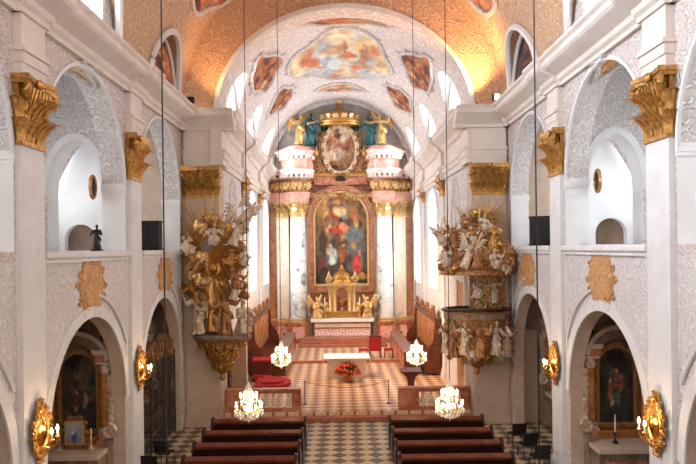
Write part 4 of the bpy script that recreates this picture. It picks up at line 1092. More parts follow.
for i, (px, py, sc) in enumerate(((199, 226, 1.15), (212, 218, 1), (224, 226, 1.1), (198, 256, 1.25), (213, 268, 1.3), (226, 262, 1.1), (203, 282, 1.1), (222, 284, 1.1), (236, 258, 1), (194, 276, 1))):
    addmesh('cherub', CHER, 'gold' if i % 3 else 'gold2', t, G(px, py, -.38), R.uniform(-.5, .5), 0, R.uniform(-.4, .4), sc*.92)
for nm, px, py, dy, rz, mt, sc in (('preach', 198, 334, -.25, -.2, 'silver', .93), ('orant', 226, 335, -.3, .3, 'goldbrown', .9), ('pray', 243, 333, -.1, .7, 'silver', .95), ('turn', 212, 332, .1, 0, 'gold', .8)):
    addmesh('figure', FIG[nm], mt, t, G(px, py, dy), rz, sc=sc)
for nm, px, py, dy, rz, ry, mt, sc in (('sit', 191, 250, -.45, -.4, -.5, 'silver', .72), ('angel', 232, 246, -.3, .6, .35, 'silver', .75), ('sit', 235, 284, -.35, .6, .3, 'goldbrown', .7), ('angel', 200, 306, -.25, -.3, -.5, 'gold', .62), ('sit', 214, 240, -.35, .1, .2, 'silver', .75), ('orant', 222, 308, -.15, .3, .4, 'gold', .55), ('angel', 240, 222, -.2, .7, .7, 'silver', .6), ('sit', 242, 262, -.25, .8, .4, 'silver', .6), ('turn', 233, 300, -.3, .4, .2, 'silver', .6), ('pray', 204, 300, -.4, -.2, -.1, 'goldbrown', .6)):
    addmesh('figure', FIG[nm], mt, t, G(px, py, dy), rz, 0, ry, sc)

# ================================================================== PULPIT
t = thing('pulpit', 'carved pulpit with gilt figure-crowded canopy and basket at the right choir pier', 'pulpit', (4.7, 24.3, 0))
def Q(px, py, dy=0):
    p = P(px, py, 24.3+dy); return (p.x-4.7, p.y-24.3, p.z)
bk = MB().lathe([(.02, 1.95), (.12, 2.05), (.1, 2.2), (.28, 2.32), (.3, 2.42), (.6, 2.62), (.95, 2.85), (1.08, 3.0), (1.02, 3.1), (1.1, 3.5), (1.16, 3.9), (1.12, 4.15), (1.2, 4.22), (1.2, 4.28)], (0, .1, 0), 32, 1, .75).build('basket', 'goldbrown', t)
MB().lathe([(1.14, 4.27), (1.27, 4.29), (1.28, 4.36), (1.16, 4.38), (1.12, 4.3)], (0, .1, 0), 32, 1, .75).build('handrail', 'wood', bk)
MB().lathe([(1.13, 4.0), (1.19, 4.02), (1.19, 4.2), (1.14, 4.22)], (0, .1, 0), 32, 1, .75).build('rim_band', 'greymarble', bk)
mb = MB()
for z, r, n, s_ in ((2.5, .5, 8, .15), (2.78, .9, 12, .17), (3.02, 1.08, 14, .14)):
    for i in range(n):
        a = PI+PI*(i+.5)/n; o_ = Vector((math.cos(a), .75*math.sin(a), 0)); tt = Vector((-math.sin(a), math.cos(a), 0))
        mb.spiral(Vector((0, .1, z))+o_*(r+.05), tt, (0, 0, 1), s_, 1.4, .05, i, 1 if i % 2 else -1, 14, 5)
mb.build('basket_ornament', 'gold', bk)
for i, (a, nm, mt) in enumerate(((188, 'turn', 'silver'), (214, 'angel', 'goldbrown'), (240, 'preach', 'silver'), (268, 'orant', 'goldbrown'), (296, 'angel', 'silver'), (326, 'turn', 'silver'), (352, 'preach', 'goldbrown'))):
    a = math.radians(a); addmesh('figure', FIG[nm], mt, bk, (1.14*math.cos(a), .1+.86*math.sin(a), 2.78-.1*(i % 2)), a+PI/2, sc=.7+.08*(i % 2))
mb = MB()
for i in range(34):
    a = PI+PI*(i+.5)/34; o_ = Vector((math.cos(a), .75*math.sin(a), 0)); tt = Vector((-math.sin(a), math.cos(a), 0))
    mb.spiral(Vector((0, .1, 3.2+.85*((i*7) % 11)/11))+o_*1.16, tt, (0, 0, 1), .15, 1.4, .045, i, 1 if i % 2 else -1, 14, 5)
mb.build('relief_scrolls', 'goldbrown', bk)
for i, a in enumerate((200, 227, 254, 282, 311, 340)):
    a = math.radians(a); addmesh('cherub', CHER, 'gold' if i % 2 else 'silver', bk, (1.16*math.cos(a), .1+.88*math.sin(a), 2.8+.75*(i % 2)), a+PI/2, sc=.95)
bp = MB().box(-.15, 1.15, .55, .8, 4.3, 5.7).build('back_panel', 'goldbrown', t)
mb = MB(); R = random.Random(8)
for i in range(26):
    mb.spiral((R.uniform(-.1, 1.1), .5, R.uniform(4.4, 5.6)), (1, 0, 0), (0, 0, 1), R.uniform(.12, .24), 1.5, .05, R.uniform(0, 6), R.choice((-1, 1)), 16, 5)
mb.build('panel_scrolls', 'gold2', bp)
addmesh('figure', FIG['pray'], 'silver', bp, (.1, .38, 4.7), .3, sc=.6); addmesh('figure', FIG['orant'], 'silver', bp, (.72, .4, 4.5), -.3, sc=.55)
cn = MB().lathe([(.1, 5.62), (1.2, 5.62), (1.32, 5.7), (1.34, 5.82), (1.22, 5.9), (1.26, 5.98), (1.05, 6.1), (.2, 6.2)], (0, .05, 0), 32, 1, .75).build('canopy', 'goldbrown', t)
mb = MB()
for i in range(17):
    a = PI+PI*(i)/16; o_ = Vector((math.cos(a), .75*math.sin(a), 0)); tt = Vector((-math.sin(a), math.cos(a), 0))
    mb.leaf(Vector((0, .05, 5.86))+o_*1.3, o_, (0, 0, -1), tt, .34, .26, .12); mb.spiral(Vector((0, .05, 5.85))+o_*1.36, tt, (0, 0, 1), .13, 1.3, .045, i, 1, 12, 5)
mb.build('lambrequin', 'goldbrown', cn)
mb = MB()
for i in range(46):
    x = R.uniform(442, 508); y = R.uniform(226, 268)
    if abs(x-476) > 8+(y-215)*.6: continue
    mb.spiral(Q(x, y, -.62 if y > 245 else -.4), (1, 0, 0), (0, 0, 1), R.uniform(.1, .2), 1.4, .045, R.uniform(0, 6), R.choice((-1, 1)), 14, 5)
mb.build('canopy_scrolls', 'gold', cn)
pts = [Q(x, y, dy) for x, y, dy in ((448, 258, -.3), (462, 262, -.6), (478, 264, -.7), (494, 262, -.5), (505, 258, -.2), (456, 246, -.3), (470, 248, -.5), (486, 250, -.5), (498, 246, -.2), (464, 234, -.2), (478, 236, -.3), (490, 236, -.1), (474, 222, 0), (484, 222, 0))]
addmesh('clouds', cloud(9, pts, .3, .05), 'goldbrown', cn)
for nm, px, py, dy, rz, ry, mt, sc in (('sit', 448, 262, -.6, -.5, -.2, 'silver', .78), ('angel', 464, 268, -.85, -.2, .3, 'silver', .7), ('sit', 494, 264, -.8, .4, .15, 'silver', .75), ('orant', 456, 248, -.5, -.4, -.3, 'goldbrown', .62), ('angel', 446, 246, -.4, -.7, -.5, 'silver', .6),
        ('sit', 472, 240, -.5, .1, 0, 'silver', .66), ('orant', 490, 250, -.55, .3, .25, 'gold', .62), ('preach', 482, 240, -.35, .2, .1, 'silver', .66), ('sit', 504, 256, -.45, .7, .3, 'goldbrown', .66), ('turn', 478, 268, -.95, 0, -.2, 'goldbrown', .6), ('angel', 470, 228, -.3, -.2, -.2, 'silver', .52)):
    addmesh('figure', FIG[nm], mt, cn, Q(px, py, dy), rz, 0, ry, sc*.85)
for i, (px, py, sc) in enumerate(((443, 240, .8), (454, 268, 1), (486, 268, 1), (503, 268, 1), (498, 244, .9), (466, 222, .8), (486, 228, .9), (476, 212, .8), (508, 262, .9))):
    addmesh('cherub', CHER, ('silver', 'gold', 'goldbrown')[i % 3], cn, Q(px, py, -.75 if py > 250 else -.45), R.uniform(-.4, .4), 0, R.uniform(-.4, .4), sc)
MB().tube([Q(466, 270, -1.0), Q(482, 232, -.75)], .035, 6).tube([Q(474, 240, -.82), Q(486, 248, -.82)], .03, 6).build('cross_staff', 'gold2', cn)
mb = MB(); c0 = Vector(Q(487, 217, .2))
for i in range(40):
    a = 2*PI*i/40; l = R.choice((.45, .65, .85)); d = Vector((math.cos(a), -.05, math.sin(a))); mb.tube([c0+d*.12, c0+d*l], [.03, .008], 4)
mb.ell(c0, .14, 10, 6); mb.build('sunburst', 'gold', cn)

# ================================================================== CHANDELIERS
def chandelier(label, loc, group=None):
    t = thing('chandelier', label, 'chandelier', loc, group=group)
    zt = 17.45-loc[2]
    MB().tube([(0, 0, .48), (0, 0, zt)], .011, 5).build('cable', 'iron', t)
    MB().lathe([(.012, .5), (.03, .46), (.02, .38), (.05, .3), (.025, .2), (.07, .08), (.03, -.05), (.1, -.16), (.04, -.27), (.05, -.32), (0, -.36)], (0, 0, 0), 12).build('stem', 'crystal', t)
    for n, r, z in ((8, .31, -.1), (6, .19, .13)):
        for i in range(n):
            a = 2*PI*i/n+z; d = Vector((math.cos(a), math.sin(a), 0))
            o = MB().tube([d*.03+Vector((0, 0, z-.05)), d*r*.5+Vector((0, 0, z-.11)), d*r*.9+Vector((0, 0, z-.06)), d*r+Vector((0, 0, z))], .011, 5).lathe([(.01, 0), (.035, .01), (.038, .02), (.012, .025)], d*r+Vector((0, 0, z)), 8).build('arm', 'gold', t)
            MB().lathe([(.01, .02), (.01, .06), (.015, .07), (.018, .09), (.011, .115), (0, .135)], d*r+Vector((0, 0, z)), 8).build('bulb', 'bulb', o)
    mb = MB(); R = random.Random(2)
    def drop(p, s): mb.add([(p[0], p[1], p[2]+s), (p[0]+s*.45, p[1], p[2]), (p[0], p[1]+s*.45, p[2]), (p[0]-s*.45, p[1], p[2]), (p[0], p[1]-s*.45, p[2]), (p[0], p[1], p[2]-s*1.3)],
                       [(0, 1, 2), (0, 2, 3), (0, 3, 4), (0, 4, 1), (5, 2, 1), (5, 3, 2), (5, 4, 3), (5, 1, 4)])
    for i in range(24):
        a = 2*PI*i/24; drop((.33*math.cos(a), .33*math.sin(a), -.18-.05*(i % 2)), .045); drop((.23*math.cos(a), .23*math.sin(a), -.27-.04*(i % 2)), .04); drop((.31*math.cos(a), .31*math.sin(a), .0), .03); drop((.2*math.cos(a), .2*math.sin(a), .2+.05*(i % 2)), .032)
    for i in range(16):
        a = 2*PI*i/16
        for k in range(7):
            f = k/6; rr = .05+.15*f**1.5; drop((rr*math.cos(a), rr*math.sin(a), .42-.3*f), .026)
        for k in range(6):
            f = k/5; drop(((.31-.24*f)*math.cos(a), (.31-.24*f)*math.sin(a), -.16-.2*f-.06*math.sin(PI*f)), .026)
    drop((0, 0, -.4), .05)
    mb.build('crystals', 'crystal', t, smooth=0)['kind'] = 'stuff'
    return t
chl = chandelier('lit crystal chandelier hanging over the left pews, the larger left one', (-2.3, 15.6, 3.02))
dup(chl, (2.36, 15.6, 3.02), .2, 'lit crystal chandelier hanging over the right pews, the larger right one')
dup(chl, (-2.24, 22.8, 3.0), .35, 'smaller lit crystal chandelier before the left choir stalls, by the red platform')
dup(chl, (2.35, 22.8, 3.0), .1, 'smaller lit crystal chandelier before the right choir stalls, beside the pulpit')
dup(chl, (-2.27, 8.4, 2.9), .5, 'chandelier whose thick dark cable hangs in front of the iron gate at left')
dup(chl, (2.38, 8.4, 2.9), .7, 'chandelier whose thick dark cable hangs in front of the right chapel and stacking chairs')
for o in [x for x in bpy.data.objects if x.name.startswith('cable') and x.parent and abs(x.parent.location.y-8.4) < .1]:
    o.data = o.data.copy()
    for v in o.data.vertices:
        r = Vector((v.co.x, v.co.y)); v.co.x *= .95; v.co.y *= .95

# ================================================================== SCONCES
def sconce(label, loc, rz):
    t = thing('wall_sconce', label, 'sconce', loc, rz)
    mb = MB(); n = 32
    for j, (r, y) in enumerate(((0, -.09), (.4, -.085), (.8, -.05), (1.0, -.03))): pass
    rings = [[(.25*r*math.cos(2*PI*i/n), y*1.6, .34*r*math.sin(2*PI*i/n)) for i in range(n)] for r, y in ((.02, -.1), (.4, -.09), (.8, -.06), (1, -.03), (1.02, .0))]
    vs = [p for rg in rings for p in rg]; mb.add(vs, [(j*n+i, j*n+(i+1) % n, (j+1)*n+(i+1) % n, (j+1)*n+i) for j in range(4) for i in range(n)]+[list(range(n))])
    mb.build('mirror', 'mirror', t)
    mb = MB(); mb.tube([(.27*math.cos(2*PI*i/40), -.07, .36*math.sin(2*PI*i/40)) for i in range(41)], .035, 6)
    R = random.Random(5)
    for i in range(22):
        a = 2*PI*i/22; d = Vector((math.cos(a), 0, math.sin(a))); p = Vector((.3*math.cos(a), -.07, .39*math.sin(a)))
        mb.spiral(p+d*.04, d, (-d.z, -.4, d.x), .085, 1.3, .03, 0, 1 if i % 2 else -1, 12, 5); mb.leaf(p, (d*.5+Vector((0, -.8, 0))).normalized(), d, (-d.z, 0, d.x), .12, .08, .4)
    mb.build('frame', 'gold', t)
    for s, nm in ((1, 'crest'), (-1, 'pendant')):
        mb = MB()
        for e in (-1, 1):
            mb.spiral((e*.09, -.05, s*.47), (e, 0, 0), (0, 0, s), .1, 1.5, .03, 0, -1, 16, 5); mb.spiral((e*.05, -.05, s*.57), (e, 0, 0), (0, 0, s), .06, 1.4, .022, 0, 1, 14, 5)
        for k in (-.5, 0, .5): mb.leaf((k*.08, -.04, s*.45), (0, -1, 0), Vector((k*.6, 0, s)).normalized(), (1, 0, 0), .2, .09, .3)
        mb.build(nm, 'gold', t)
    for e in (-1, 1):
        o = MB().tube([(e*.04, -.06, -.3), (e*.1, -.2, -.36), (e*.13, -.3, -.28), (e*.13, -.32, -.16)], .016, 6).lathe([(.01, 0), (.05, .015), (.055, .03), (.02, .04)], (e*.13, -.32, -.16), 10).build('candle_arm', 'gold', t)
        MB().lathe([(.016, .03), (.016, .14)], (e*.13, -.32, -.16), 8).build('candle', 'wax', o)
        MB().lathe([(0, .135), (.022, .16), (.026, .19), (.014, .23), (0, .26)], (e*.13, -.32, -.16), 8).build('flame', 'flame', o)
    l = bpy.data.lights.new('candle_light', 'POINT'); l.energy = LP['sconce']; l.color = (1, .66, .34); l.shadow_soft_size = .06
    o = bpy.data.objects.new('candle_light', l); C.objects.link(o); o.parent = t; o.location = (0, -.42, .08)
    return t
sc_ = sconce('gilded mirror sconce with lit candles on the left pilaster nearest the camera', (-5.97, 12.95, 3.15), PI/2)
dup(sc_, (-5.97, 19.23, 3.25), PI/2, 'gilded mirror sconce with lit candles on the pilaster beside the iron gate')
dup(sc_, (5.97, 12.95, 3.15), -PI/2, 'gilded mirror sconce with lit candles on the right pilaster nearest the camera')
dup(sc_, (5.97, 19.23, 3.25), -PI/2, 'gilded mirror sconce with lit candles on the pilaster above the stacking chairs')

# ================================================================== PEWS
def pew(label, loc, Lg=3.05):
    t = thing('pew', label, 'pew', loc, group='pews in the nave')
    h = Lg/2
    MB().prism([(0, .12), (.05, .12), (-.02, .92), (-.07, .92)], 'x', -h, h).build('backrest', 'wood', t)
    MB().prism([(-.16, .86), (-.15, .83), (-.04, .88), (.05, .9), (.06, .96), (-.02, .98), (-.16, .91)], 'x', -h, h).build('book_ledge', 'woodtop', t)
    MB().box(-h, h, .05, .46, .4, .45).box(-h, h, .38, .42, .1, .4).build('seat', 'wood', t)
    MB().box(-h+.05, h-.05, -.48, -.26, .14, .19).box(-h+.1, -h+.16, -.44, -.3, 0, .14).box(h-.16, h-.1, -.44, -.3, 0, .14).build('kneeler', 'woodtop', t)
    for s in (-1, 1):
        prof = [(-.32, 0), (.48, 0), (.48, .4), (.42, .56), (.3, .6), (.2, .68), (.14, .82), (.1, .98), (.02, 1.04), (-.1, 1.05), (-.2, 1.0), (-.3, .88), (-.34, .8), (-.22, .72), (-.2, .5), (-.3, .3)]
        o = MB().prism(prof, 'x', s*h-.035, s*h+.035).build('end_panel', 'wood', t)
        mb = MB(); mb.spiral((s*(h+.04), -.05, .93), (0, 1, 0), (0, 0, 1), .1, 1.4, .025, 0, 1, 16, 5); mb.build('scroll', 'woodtop', o)
    return t
rows = [(22.35, 'front'), (20.95, 'second'), (19.6, 'third'), (18.3, 'fourth'), (17.05, 'fifth')]
p0 = None
for s, sd in ((-1, 'left'), (1, 'right')):
    for y, nm in rows:
        lab = 'dark wooden pew, %s row from the balustrade in the %s block' % (nm, sd)
        loc = (s*2.93-.02, y, 0)
        if p0 is None: p0 = pew(lab, loc)
        else: dup(p0, loc, None, lab, 'pews in the nave')
# ================================================================== BALUSTRADES
def balustrade(label, x0, x1):
    xc, w = (x0+x1)/2, x1-x0
    t = thing('balustrade', label, 'balustrade', (xc, 26.15, .3))
    h = w/2
    MB().box(-h, h, -.16, .16, 0, .14).build('plinth', 'redmarble', t)
    MB().box(-h, h, -.15, .15, .72, .8).box(-h, h, -.19, .19, .8, .88).build('rail', 'redmarble', t)
    for a, b in ((-h, -h+.8), (h-.35, h)):
        o = MB().box(a, b, -.17, .17, .14, .72).build('pier', 'redmarble', t); MB().box(a+.07, b-.07, -.185, -.165, .22, .64).build('panel', 'redmarble', o)
    def bal(x): MB().lathe([(.075, .14), (.075, .18), (.045, .22), (.05, .26), (.085, .34), (.08, .4), (.045, .52), (.038, .6), (.055, .64), (.07, .68), (.07, .72)], (x, 0, 0), 12, 1.3, 1.3).build('baluster', 'beigemarble', t)
    for a, b in ((-h+.8, h-.35),):
        n = max(2, int((b-a)/.27))
        for i in range(n): bal(a+(b-a)*(i+.5)/n)
    return t
balustrade('red marble balustrade with pale balusters in front of the choir on the left', -4.7, -1.82)
balustrade('red marble balustrade with pale balusters in front of the choir on the right', 1.95, 4.7)
# rope across the gap
t = thing('rope_barrier', 'thin dark rope slung between two small posts across the choir entrance', 'rope', (0, 27.2, .3))
mb = MB(); mb.tube([(-1.72+3.35*i/16, 0, .92-.25*(1-(2*i/16-1)**2)) for i in range(17)], .013, 6); mb.build('rope', 'goldbrown', t)
for x in (-1.74, 1.65): MB().lathe([(.1, 0), (.1, .02), (.014, .04), (.014, .9), (.03, .94), (0, .98)], (x, 0, 0), 10).build('post', 'iron', t)

# ================================================================== CHOIR FURNITURE
t = thing('ambo', 'dark red-brown reading stand behind the right balustrade', 'ambo', (2.6, 27.7, .3))
MB().prism([(-.16, .06), (.16, .06), (.13, .4), (.13, .8), (.2, 1.0), (.36, 1.16), (-.36, 1.16), (-.2, 1.0), (-.13, .8), (-.13, .4)], 'y', -.15, .15).build('column', 'stallwood', t)
MB().box(-.3, .3, -.25, .25, 0, .06).build('base', 'stallwood', t)
MB().prism([(-.26, 1.16), (.26, 1.16), (.28, 1.3), (-.28, 1.22)], 'x', -.42, .42).build('desk_top', 'stallwood', t)
t = thing('peoples_altar', 'free-standing altar table covered with white cloth in mid choir', 'altar', (.08, 33.1, .3), choir=True)
MB().box(-.95, .95, -.55, .55, 0, .9).build('table_body', 'beigemarble', t); MB().box(-1.1, 1.1, -.75, .75, .9, .98).build('table_slab', 'beigemarble', t)
o = MB().box(-1.14, 1.14, -.8, .8, .981, 1.0).box(-1.14, -1.12, -.8, .8, .82, 1.0).box(1.12, 1.14, -.8, .8, .82, 1.0).build('altar_cloth', 'linen'); o.location = (.08, 33.1, .3)
tag(o, 'plain white cloth spread on the free-standing altar table behind the orange flowers', 'altar cloth', choir=True)
t = thing('flower_arrangement', 'wide orange and red flower arrangement in front of the white-covered altar', 'flowers', (.1, 31.7, .3), choir=True)
MB().lathe([(.16, 0), (.2, .05), (.22, .2), (.3, .4), (.28, .42)], (0, 0, 0), 14).build('vase', 'redmarble', t)
mb = MB(); mf = MB(); R = random.Random(6)
for i in range(120):
    a, e = R.uniform(0, 2*PI), R.uniform(-.1, 1.4); d = Vector((math.cos(a)*math.cos(e)*.56, math.sin(a)*math.cos(e)*.4, .4+.42*math.sin(e)))
    if R.random() < .45: mb.leaf(d*.8+Vector((0, 0, .05)), d.normalized(), (0, 0, 1), Vector((-d.y, d.x, 0)).normalized(), .2, .1, .6, 3)
    else:
        r = R.uniform(.04, .08); mf.ell(d, (r, r, r*.7), 7, 4)
        for k in range(5): w = 2*PI*k/5; mf.ell(d+Vector((r*math.cos(w), r*math.sin(w), .02)), (r*.6, r*.6, r*.35), 6, 4)
mb.build('leaves', 'leaf', t)['kind'] = 'stuff'; mf.build('blossoms', 'flower', t)['kind'] = 'stuff'
# priest's chair and stools
t = thing('armchair', 'red-backed wooden armchair beside the white-covered altar', 'chair', (1.75, 37.6, .45), PI, choir=True)
MB().box(-.3, .3, -.28, .28, .4, .5).build('seat', 'red', t); MB().box(-.3, .3, .22, .3, .5, 1.2).build('backrest', 'red', t)
mb = MB(); mb.box(-.34, -.28, .2, .32, .5, 1.25).box(.28, .34, .2, .32, .5, 1.25).box(-.34, .34, .2, .32, 1.18, 1.27); mb.build('back_frame', 'stallwood', t)
for sx in (-1, 1):
    MB().tube([(sx*.3, .26, .45), (sx*.3, -.26, .08), (sx*.3, -.3, 0)], .035, 6).build('leg', 'stallwood', t); MB().tube([(sx*.3, -.26, .45), (sx*.3, .26, .08), (sx*.3, .3, 0)], .035, 6).build('leg', 'stallwood', t)
    MB().tube([(sx*.31, .25, .75), (sx*.31, -.2, .72), (sx*.31, -.28, .66), (sx*.31, -.26, .45)], .03, 6).build('armrest', 'stallwood', t)
def stool(label, loc):
    t = thing('stool', label, 'stool', loc, choir=True)
    MB().box(-.26, .26, -.2, .2, .44, .54).build('seat', 'red', t)
    for sx in (-1, 1):
        for sy in (-1, 1): MB().box(sx*.22-.025, sx*.22+.025, sy*.16-.025, sy*.16+.025, 0, .44).build('leg', 'stallwood', t)
    return t
s_ = stool('small red-topped stool between the white-covered altar and the armchair', (1.1, 37.4, .45))
dup(s_, (2.5, 37.4, .45), None, 'small red-topped stool between the armchair and the right choir stalls')
# choir stalls
def stalls(label):
    t = thing('choir_stalls', label, 'choir stalls', (0, 0, 0), choir=True)
    x0 = 2.95
    mb = MB(); mb.box(x0, x0+.12, 33.2, 41.2, .37, 1.35); mb.build('front_desk', 'stallwood', t)
    mb = MB(); mb.prism([(x0-.06, 1.33), (x0+.5, 1.46), (x0+.5, 1.52), (x0-.06, 1.4)], 'y', 33.1, 41.3); mb.build('desk_top', 'woodtop', t)
    mb = MB()
    for i in range(7): mb.box(x0-.03, x0, 33.4+1.12*i, 34.3+1.12*i, .55, 1.2)
    mb.build('front_panels', 'redmarble', t)
    MB().box(4.0, 4.6, 33.2, 41.2, .8, .88).box(4.02, 4.08, 33.2, 41.2, .38, .8).build('seat', 'stallwood', t)
    MB().box(4.55, 4.68, 33.0, 41.3, .38, 3.0).build('backrest', 'stallwood', t)
    MB().box(4.4, 4.7, 32.9, 41.4, 3.0, 3.12).build('cornice', 'woodtop', t)
    mb = MB()
    for i in range(8): mb.box(4.52, 4.56, 33.25+i, 34.0+i, 1.2, 2.8)
    mb.build('back_panels', 'brownmarble', t)
    for y in (33.0, 41.2):
        MB().prism([(3.9, .38), (4.7, .38), (4.7, 3.0), (4.45, 3.0), (4.35, 2.0), (4.05, 1.6), (3.9, 1.3)], 'y', y-.06, y+.06).build('end_panel', 'stallwood', t)
        MB().box(x0-.05, x0+.7, y-.06, y+.06, .36, 1.45).build('end_panel', 'stallwood', t)
    for i in range(4):
        mb = MB(); y = 34.0+2.1*i
        for e in (-1, 1):
            mb.spiral((4.5, y+e*.4, 3.32), (0, e, 0), (0, 0, 1), .26, 1.5, .07, PI/2, 1, 18, 6); mb.spiral((4.5, y+e*.16, 3.55), (0, e, 0), (0, 0, 1), .16, 1.4, .05, 0, -1, 16, 5)
        for k in range(-3, 4): mb.leaf((4.5, y+k*.2, 3.1), (-1, 0, 0), (0, k*.1, 1), (0, 1, 0), .5-.06*abs(k), .2, .3)
        mb.build('carved_crest', 'goldbrown', t)
    return t
st = stalls('carved red-brown choir stalls along the right choir wall behind the pulpit')
flipx(st, (0, 0, 0), 'carved red-brown choir stalls along the left choir wall behind the red platform')
t = thing('carpeted_dais', 'low rounded platform under dark red carpet behind the left balustrade', 'platform', (-3.35, 30.75, .3), choir=True)
n = 12
def dplan(g): return [(-.75-g, -1.0-g), (.1, -1.0-g)]+[(.1+(.75+g)*math.sin(PI*i/n), -(1.0+g)*math.cos(PI*i/n)) for i in range(1, n)]+[(.1, 1.0+g), (-.75-g, 1.0+g)]
MB().prism(dplan(-.06), 'z', 0, .1).build('base', 'wood', t); MB().prism(dplan(0), 'z', .1, .26).build('platform', 'red', t)
MB().prism(dplan(-.3), 'z', .26, .36).build('cushion', 'red', t)
t = thing('prayer_desk', 'dark wooden kneeling desk with red padding beside the red-carpeted rounded platform', 'prayer desk', (-4.0, 32.45, .3), choir=True)
MB().box(-.4, .4, .1, .2, .05, .95).build('front_panel', 'stallwood', t); MB().prism([(-.2, .9), (.25, 1.0), (.25, 1.08), (-.2, .98)], 'x', -.45, .45).build('arm_pad', 'red', t)
MB().box(-.42, .42, -.5, -.1, .12, .26).build('knee_pad', 'red', t)
for e in (-1, 1): MB().box(e*.4-.03, e*.4+.03, -.5, .22, 0, .14).box(e*.4-.03, e*.4+.03, .08, .22, .1, .95).build('side', 'stallwood', t)
# slatted wainscot below the sculpture
t = thing('slatted_screen', 'tall wooden screen of narrow upright slats below the sunburst sculpture', 'screen', (-4.72, 29.0, .3))
mb = MB()
for i in range(32): mb.box(-.02, .08, -2.0+i*.125, -2.0+i*.125+.075, .12, 2.2)
mb.build('slats', 'slat', t); MB().box(-.03, .02, -2.05, 2.05, 0, 2.3).build('backing', 'stallwood', t)
MB().box(-.02, .12, -2.08, 2.08, 2.2, 2.34).box(-.02, .12, -2.08, 2.08, 0, .14).build('frame', 'slat', t)
d = MB().box(4.72, 4.8, 26.75, 28.6, .3, 5.2).build('door_1', 'brownmarble'); struct(d)
MB().box(4.66, 4.8, 26.55, 26.8, .3, 5.4).box(4.66, 4.8, 28.55, 28.8, .3, 5.4).box(4.62, 4.8, 26.5, 28.85, 5.2, 5.45).build('door_frame', 'cornice', d)

# ================================================================== SIDE ALTARS IN THE CHAPELS
def side_altar(label, loc, seed, base, blobs):
    t = thing('side_altar', label, 'altarpiece', loc)
    MB().box(-.96, .96, -.14, 0, 0, 4.2).build('back_board', 'greymarble', t)
    m_ = MB().box(-.9, .9, -1.35, -.15, .1, 1.2).build('table_body', 'greymarble', t); MB().box(-.7, .7, -1.37, -1.35, .2, .95).build('front_panel', 'redmarble', m_)
    MB().box(-.95, .95, -1.5, -.1, 1.2, 1.32).build('table_slab', 'pier', t)
    MB().box(-.62, .62, -.5, -.1, 1.32, 1.52).box(-.64, .64, -.55, -.1, 1.46, 1.54).build('predella', 'orangemarble', t)
    f = pobj('picture_frame', [arch(0, .62, 1.56, 3.3, .6), arch(0, .5, 1.68, 3.3, .48)], .14, FRONT, Vector((0, -.2, 0)), ['goldbrown'], None, t)
    pobj('frame_moulding', [arch(0, .53, 1.65, 3.3, .51), arch(0, .48, 1.7, 3.3, .46)], .18, FRONT, Vector((0, -.2, 0)), ['gold'], None, f)
    canvas('painting', 1.02, 2.12, painter(base, blobs, seed, .12), t, .5, -.18, 36, 60, 1.67)
    for s in (-1, 1):
        MB().box(s*.6, s*.92, -.5, -.1, 0, 1.2).box(s*.58, s*.94, -.55, -.1, 1.2, 1.62).build('pedestal', 'redmarble', t)
        c = MB().lathe([(.135, 1.75), (.13, 2.4), (.11, 3.25)], (s*.76, -.36, 0), 16).build('column', 'orangemarble', t)
        MB().lathe([(.19, 1.62), (.19, 1.67), (.16, 1.7), (.17, 1.73), (.14, 1.77)], (s*.76, -.36, 0), 16).build('column_base', 'silver', c)
        mb = MB(); mb.lathe([(.11, 3.24), (.13, 3.4), (.17, 3.52)], (s*.76, -.36, 0), 12)
        for r_ in (0, 1):
            for i in range(6):
                a = 2*PI*(i+.5*r_)/6; o_ = Vector((math.cos(a), math.sin(a), 0)); mb.leaf(Vector((s*.76, -.36, 3.25+.1*r_))+o_*.12, o_, (0, 0, 1), (-o_.y, o_.x, 0), .18, .13, .4)
        mb.box(s*.76-.19, s*.76+.19, -.55, -.17, 3.52, 3.57); mb.build('capital', 'silver', c)
        e = MB().box(s*.56, s*.92, -.54, -.1, 3.57, 3.78).build('entablature', 'redmarble', t); MB().box(s*.52, s*.96, -.62, -.1, 3.78, 3.84).box(s*.5, s*.98, -.68, -.1, 3.84, 3.92).build('cornice', 'pier', e)
        MB().lathe([(.1, 0), (.11, .04), (.05, .1), (.12, .22), (.15, .32), (.07, .4), (.1, .46), (.03, .54), (.05, .62), (0, .68)], (s*.78, -.36, 3.92), 12).build('urn', 'bronze', t)
        mb = MB(); mb.tube([(s*.95, -.3, 3.3), (s*.9, -.42, 3.0), (s*.94, -.42, 2.6), (s*.96, -.46, 2.2), (s*.93, -.46, 1.9)], [.05, .07, .06, .08, .07], 8)
        for i in range(7): mb.leaf((s*.94, -.48, 2.0+.18*i), (s*.4, -.9, 0), (0, 0, 1), (1, 0, 0), .22, .16, .4)
        mb.spiral((s*.93, -.6, 1.72), (s, 0, 0), (0, 0, 1), .2, 1.6, .07, PI/2, -1, 20, 6); mb.build('side_scroll', 'silver', t)
        MB().box(s*.86, s*.97, -.75, -.1, 0, 1.4).box(s*.84, s*.99, -.8, -.1, 1.38, 1.5).build('side_base', 'greymarble', t)
    q = pobj('arched_pediment', [arch(0, .86, 3.6, 3.62, .72)[2:]+arch(0, .66, 3.6, 3.42, .62)[2:][::-1]], .4, FRONT, Vector((0, -.3, 0)), ['greymarble'], None, t)
    pobj('pediment_moulding', [arch(0, .95, 3.62, 3.64, .8)[2:]+arch(0, .85, 3.62, 3.62, .7)[2:][::-1]], .56, FRONT, Vector((0, -.36, 0)), ['pier'], None, q)
    MB().ell((0, -.3, 4.6), (.16, .1, .16), 10, 6).build('finial', 'gold', t)
    return t
dkp = [(46, 42, 38), (58, 52, 44), (70, 60, 48), (80, 66, 50)]
